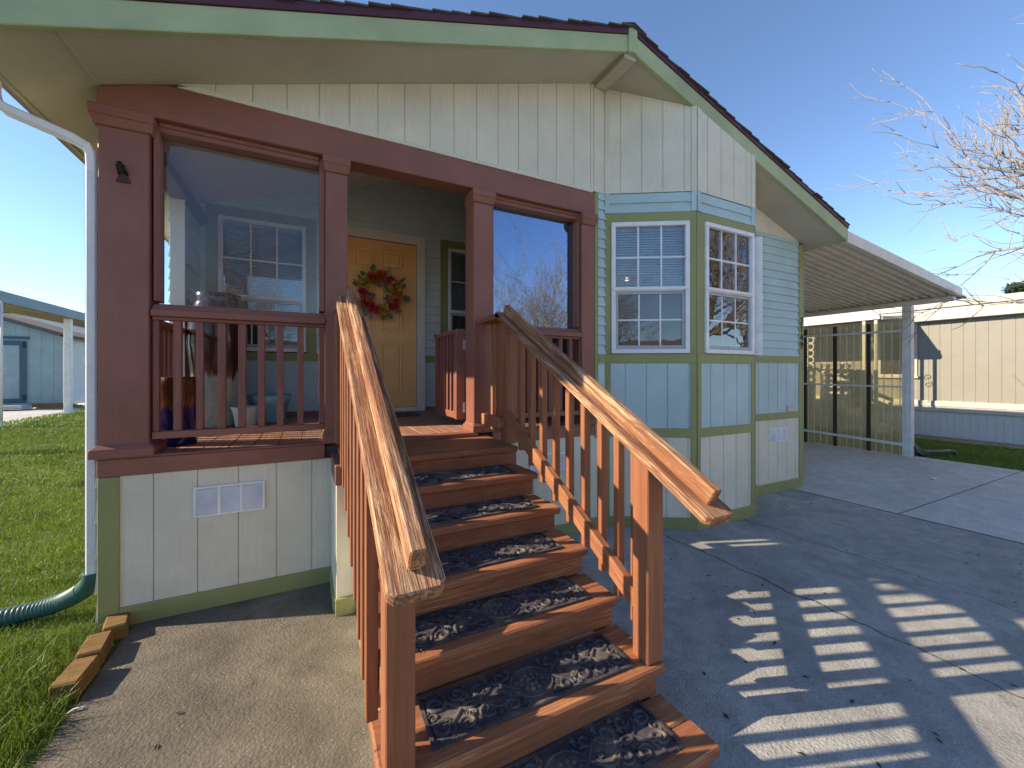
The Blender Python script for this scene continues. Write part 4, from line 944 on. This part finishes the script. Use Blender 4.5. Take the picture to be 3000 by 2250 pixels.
def clump(m,c,r,n,leaf,rg,flat=1):
    for i in range(n):
        while True:
            d=Vector((rg.uniform(-1,1),rg.uniform(-1,1),rg.uniform(-1,1)))
            if .2<d.length<1: break
        d=Vector((d.x*r[0],d.y*r[1],d.z*r[2]))
        u=Vector((rg.gauss(0,1),rg.gauss(0,1),rg.gauss(0,1))).normalized(); v=u.orthogonal().normalized(); l=leaf*rg.uniform(.6,1.3)
        p=Vector(c)+d; m.add([p-u*l,p+v*l*.5,p+u*l,p-v*l*.5],[(0,1,2,3)])
# ------------------------------------------------------------------ LEFT NEIGHBOURS
pc=thing('patio_cover','slate blue beamed patio cover on white posts at the far side of the lawn','patio cover',(-6.5,15,0))
SL=paint('slate_blue_paint',(.20,.27,.31),.5,'Y',.3); TN=plain('patio_ceiling',(.36,.31,.17),.6)
m=MB(); m.box(-6.42,-6.34,6,21.5,3.40,3.70); m.build('beam',SL,pc,bevel=.01)
m=MB(); m.box(-7.45,-6.4205,6,21.5,3.42,3.48)
for i in range(5): m.box(-7.35+.2*i,-7.29+.2*i,6,21.5,3.38,3.4195)
m.build('ceiling',TN,pc)
for x,y in ((-6.38,12.75),(-6.55,16.9),(-6.38,8.4)):
    m=MB(); m.box(x-.09,x+.09,y-.09,y+.09,0,3.40); m.box(x-.12,x+.12,y-.12,y+.12,0,.05); m.build('post',M['whitepaint'],pc,bevel=.01)
m=MB(); m.tube([(-6.25,12.72,.15),(-6.25,12.72,3.35)],.03,8); m.build('downpipe',M['whitepaint'],pc)
shd=thing('garden_shed','grey blue shed with a dark blue framed door under a brown pitched roof','shed',(-9.5,21.5,.1))
FS=Fr((-12.2,20.9),(-8.25,20.9)); GB=paint('shed_siding',(.27,.37,.38),.55,'Z',.3); DB=plain('shed_dark_blue',(.03,.085,.13),.5)
stop=lambda a: 3.06+(3.95-a)*.345 if a>1.6 else 3.06+2.35*.345-(1.6-a)*.345
m=MB(); boards(m,FS,0,3.95,.13,9,.37,.02,0,lambda a:stop(a)); m.build('wall',GB,shd)
m=MB(); FS2=Fr((-8.25,20.9),(-8.25,24.5)); boards(m,FS2,.08,3.6,.1,3.02,.3,.01,0); FS2.box(m,0,.08,-.02,.03,.1,3.06); m.build('wall',plain('shed_white_side',(.66,.67,.64),.6),shd)
m=MB()
for s0,s1,y0,y1 in ((1.6,4.35,20.6,24.6),(-.5,1.6,20.6,24.6)):
    m.hexa([FS.p(s0,20.9-y0,stop(s0)+.03),FS.p(s1,20.9-y0,stop(s1)+.03),FS.p(s1,20.9-y1,stop(s1)+.03),FS.p(s0,20.9-y1,stop(s0)+.03),FS.p(s0,20.9-y0,stop(s0)+.13),FS.p(s1,20.9-y0,stop(s1)+.13),FS.p(s1,20.9-y1,stop(s1)+.13),FS.p(s0,20.9-y1,stop(s0)+.13)])
m.build('roof',plain('shed_roof',(.13,.10,.075),.9),shd)
m=MB(); m.hexa([FS.p(1.6,.30,stop(1.6)-.03),FS.p(4.0,.30,stop(4.0)-.03),FS.p(4.0,.02,stop(4.0)-.03),FS.p(1.6,.02,stop(1.6)-.03),FS.p(1.6,.30,stop(1.6)+.029),FS.p(4.0,.30,stop(4.0)+.029),FS.p(4.0,.02,stop(4.0)+.029),FS.p(1.6,.02,stop(1.6)+.029)]); m.build('barge_board',DB,shd)
m=MB(); FS.box(m,1.7,2.92,.013,.03,.13,2.84); d_=m.build('door',GB,shd)
m=MB(); FS.frame(m,1.72,2.9,.22,2.80,.2,.0305,.05); FS.box(m,1.62,2.98,.013,.055,2.86,2.97); m.build('door_frame',DB,d_)
for z in (.45,2.62): m=MB(); FS.box(m,2.80,2.9,.0505,.058,z-.12,z+.12); m.build('hinge',M['black'],d_)
m=MB(); FS2.box(m,.25,.31,.013,.03,1.35,1.55); m.build('latch',M['steel'],shd)
wp=['flat stack of white planks','stack of brown timber offcuts']
m=MB(); 
for k in range(3): m.box(-10.1,-8.9,19.6,20.4,.03+.06*k,.075+.06*k)
tag(m.build('plank_stack',NW,None,base=(-9.5,20,0)),'flat stack of white planks on the ground before the shed','plank stack')
m=MB()
for k in range(4): m.box(-8.8-.1*k,-7.4-.15*k,20.3,20.7,.02+.05*k,.06+.05*k)
tag(m.build('timber_pile',plain('old_timber',(.25,.14,.05),.8),None,base=(-8.2,20.5,0)),'pile of brown timber offcuts beside the shed wall','timber pile')
fh=thing('far_house','white house with a teal fascia rising behind the shed roof','house',(-13,33,0))
m=MB(); m.prism([(-20,33,0),(-10.0,33,0),(-10.0,33,3.9),(-13.6,33,5.15),(-20,33,5.15)],(0,6,0)); m.build('wall',plain('far_white_wall',(.7,.7,.7),.6),fh)
m=MB(); m.prism([(-14.9,32.9,5.14),(-14.9,32.5,5.14),(-14.9,32.5,5.45),(-14.9,32.9,5.45)],(1.1,0,0)); m.build('fascia',plain('teal_fascia',(.03,.30,.36),.5),fh)
m=MB(); m.prism([(-20,32.5,5.2),(-13.6,32.5,5.2),(-9.2,32.5,3.75),(-9.2,32.5,3.87),(-13.6,32.5,5.33),(-20,32.5,5.33)],(0,7,0)); m.build('roof',plain('far_roof',(.42,.42,.38),.7),fh)
fb=thing('far_house','low brown roofed house on the horizon right of the shed','house',(-12,45,0))
m=MB(); m.box(-18,-7,45,52,0,3.2); m.build('wall',plain('far_tan_wall',(.5,.47,.42),.6),fb)
m=MB(); m.prism([(-18.6,44.5,3.2),(-6.4,44.5,3.2),(-9,46.5,4.6),(-16,46.5,4.6)],(0,.1,0)); m.prism([(-18.6,44.5,3.2),(-18.6,52.5,3.2),(-16,48.5,4.7),],(12,0,0)); m.build('roof',plain('far_brown_roof',(.16,.12,.10),.8),fb)

# ------------------------------------------------------------------ TREES
BK=plain('pale_bark',(.34,.29,.235),.8); BK2=plain('tan_bark',(.42,.29,.17),.85)
def branch(m,p,d,l,r,lev,rg,bend,up,split,rmin=.004):
    P=[p]; n=5; q=p.copy(); dd=d.normalized(); Rr=[r]
    for i in range(n):
        dd=(dd+Vector((rg.gauss(0,bend),rg.gauss(0,bend),rg.gauss(0,bend)+up))).normalized(); q=q+dd*l/n; P.append(q.copy()); Rr.append(r*(1-.55*(i+1)/n))
    m.tube(P,Rr,7 if r>.03 else (5 if r>.012 else 4),True)
    if lev==0: return
    k=split[0]+rg.randint(0,split[1])
    for i in range(k):
        t=rg.uniform(.25,1.0) if i else 1.0; j=min(n,max(1,int(round(t*n))))
        base=P[j]; ax=(P[j]-P[j-1]).normalized(); o=Vector((rg.gauss(0,1),rg.gauss(0,1),rg.gauss(0,1))); o=(o-ax*o.dot(ax)).normalized()
        a=R(rg.uniform(14,52)) if i else R(rg.uniform(4,18))
        branch(m,base,ax*math.cos(a)+o*math.sin(a),l*rg.uniform(.55,.86),max(rmin,Rr[j]*(.8 if i==0 else rg.uniform(.5,.72))),lev-1,rg,bend,up,split,rmin)
def bare_tree(label,base,limbs,seed,trunk=(1.5,.16),lev=4,bend=.12,up=.05,mat=BK,split=(3,2),rmin=.0042,group='bare trees along the street'):
    t=thing('bare_tree',label,'tree',base,group); rg=random.Random(seed); b=Vector(base)
    m=MB(); top=b+Vector((0,0,trunk[0])); m.tube([b+Vector((0,0,-.05)),b+Vector((.02,0,trunk[0]*.4)),top+Vector((0,0,.05))],[trunk[1]*1.3,trunk[1],trunk[1]*.85],10); m.build('trunk',mat,t)
    m=MB()
    for (dx,dy,dz,l,r) in limbs: branch(m,top,Vector((dx,dy,dz)),l,r,lev,rg,bend,up,split,rmin)
    m.build('crown',mat,t); return t
# the pale bare tree reaching into the frame at the right
bare_tree('pale leafless tree reaching in from the right edge above the cream home',(12.75,-2.65,-.08),[(-.75,.6,.14,1.9,.085),(-.75,.7,.32,1.8,.085),(-.55,.85,.55,1.8,.09),(-.6,.7,.8,1.8,.085),(-.35,.8,1.1,1.9,.085),(-.6,.2,1.0,1.9,.08),(.2,.7,.9,1.8,.08),(.6,-.3,.8,1.7,.08),(-.3,-.6,.8,1.7,.07)],29,(3.2,.19),4,.15,.045,BK,(2,2),.0068)
# trees across the street, seen mirrored in the glass
def shrubby(label,base,seed,h,n=11,spread=.55,lev=4):
    rg=random.Random(seed); L=[]
    for i in range(n):
        a=rg.uniform(0,6.28); s_=rg.uniform(.1,1)*spread; L.append((math.cos(a)*s_,math.sin(a)*s_,1,h*rg.uniform(.27,.36),.045))
    bare_tree(label,base,L,seed,(.5,.13),lev,.10,.035,BK2,(3,2))
shrubby('bushy leafless willow mirrored in the right porch glass',(8.3,-9.4,0),31,6.2,17,.85)
shrubby('bushy leafless willow mirrored in the left porch glass',(-.9,-10.6,0),37,5.6,11,.6)
bare_tree('leafless street tree mirrored in the front bay window',(12.2,-6.4,-.03),[(-.6,.5,.5,2.1,.08),(.5,.5,.6,2.1,.08),(-.2,-.7,.7,2.1,.08),(.3,-.3,1,2.1,.08),(-.8,-.1,.4,2.0,.07),(.7,-.2,.3,2.0,.07),(-.1,.8,.5,2.0,.07),(-.4,-.4,.9,2.0,.07)],43,(2.6,.16),4,.15,.02,plain('orange_tan_bark',(.5,.32,.17),.8),(4,2),.007)
shrubby('bushy leafless tree beyond the lawn to the left of the photo',(-9.2,1.4,0),51,5.0,16,.9)
fo=thing('street_house','long brown house across the street mirrored in the bay windows','house',(4,-24,0))
m=MB(); m.box(-14,24,-31,-24,0,2.5); m.build('wall',plain('street_house_wall',(.66,.62,.55),.7),fo)
m=MB(); m.prism([(-15,-23.4,2.45),(25,-23.4,2.45),(25,-27.5,3.9),(-15,-27.5,3.9)],(0,-.2,.05)); m.prism([(-15,-31.6,2.45),(-15,-27.6,3.9),(25,-27.6,3.9),(25,-31.6,2.45)],(0,-.1,.05)); m.build('roof',plain('street_house_roof',(.22,.13,.08),.8),fo)
# evergreen tops beyond the neighbour
ev=plain('cypress_needles',(.022,.042,.018),.8)
for i,(x,y,h,r,lab) in enumerate(((44,15.5,8.0,2.2,'broad dark evergreen top right of the house corner under the carport roof'),(46,10.5,7.7,1.7,'small dark evergreen top just left of the carport post'),(45,5.5,8.0,2.2,'dark evergreen crown peeping over the cream roof beside the carport post'),(47,1.5,8.3,2.0,'dark evergreen crown farthest right over the cream roof'),(45,19.5,6.7,2.0,'low dark evergreen touching the house corner board'))):
    t=thing('evergreen_tree',lab,'tree',(x,y,0),'evergreens beyond the cream home'); rg=random.Random(60+i)
    m=MB(); m.tube([(x,y,-.2),(x,y,h*.7)],[.3,.15],8); m.build('trunk',BK2,t)
    m=MB()
    for k in range(12):
        a=rg.uniform(0,6.28); q=rg.uniform(0,.8)*r; clump(m,(x+q*math.cos(a),y+q*math.sin(a),h-rg.uniform(.3,3.2)),(rg.uniform(.5,1.1),rg.uniform(.5,1.1),rg.uniform(.25,.5)),260,.16,rg)
    m.build('crown',ev,t)

# ------------------------------------------------------------------ lit lamps indoors
fwv=Vector((math.sin(R(26.93)),math.cos(R(26.93)),0)); rtv=Vector((math.cos(R(26.93)),-math.sin(R(26.93)),0))
def ray(u,v,d): return Vector(co.location)+(fwv+rtv*((u-1500)/1181)+Vector((0,0,(1093.5-v)/1181)))*d
for (u,v,d,r_) in ((1884,688,6.2,.035),(1836,819,6.4,.03)):
    p=ray(u,v,d); lt=thing('ceiling_lamp','small lit glass lamp hanging in the room behind the left bay window'+(', upper and whiter' if v<700 else ', lower and warmer'),'lamp',p)
    m=MB(); m.lathe(p,[(.001,-r_),(r_*.7,-r_*.7),(r_,0),(r_*.7,r_*.7),(.001,r_)],12); m.build('globe',plain('lit_globe',(1,.9,.7),.5,0,(1,.72,.4),3),lt)
    m=MB(); m.tube([p+Vector((0,0,r_)),Vector((p.x,p.y,3.379))],.004,6); m.build('stem',M['black'],lt)
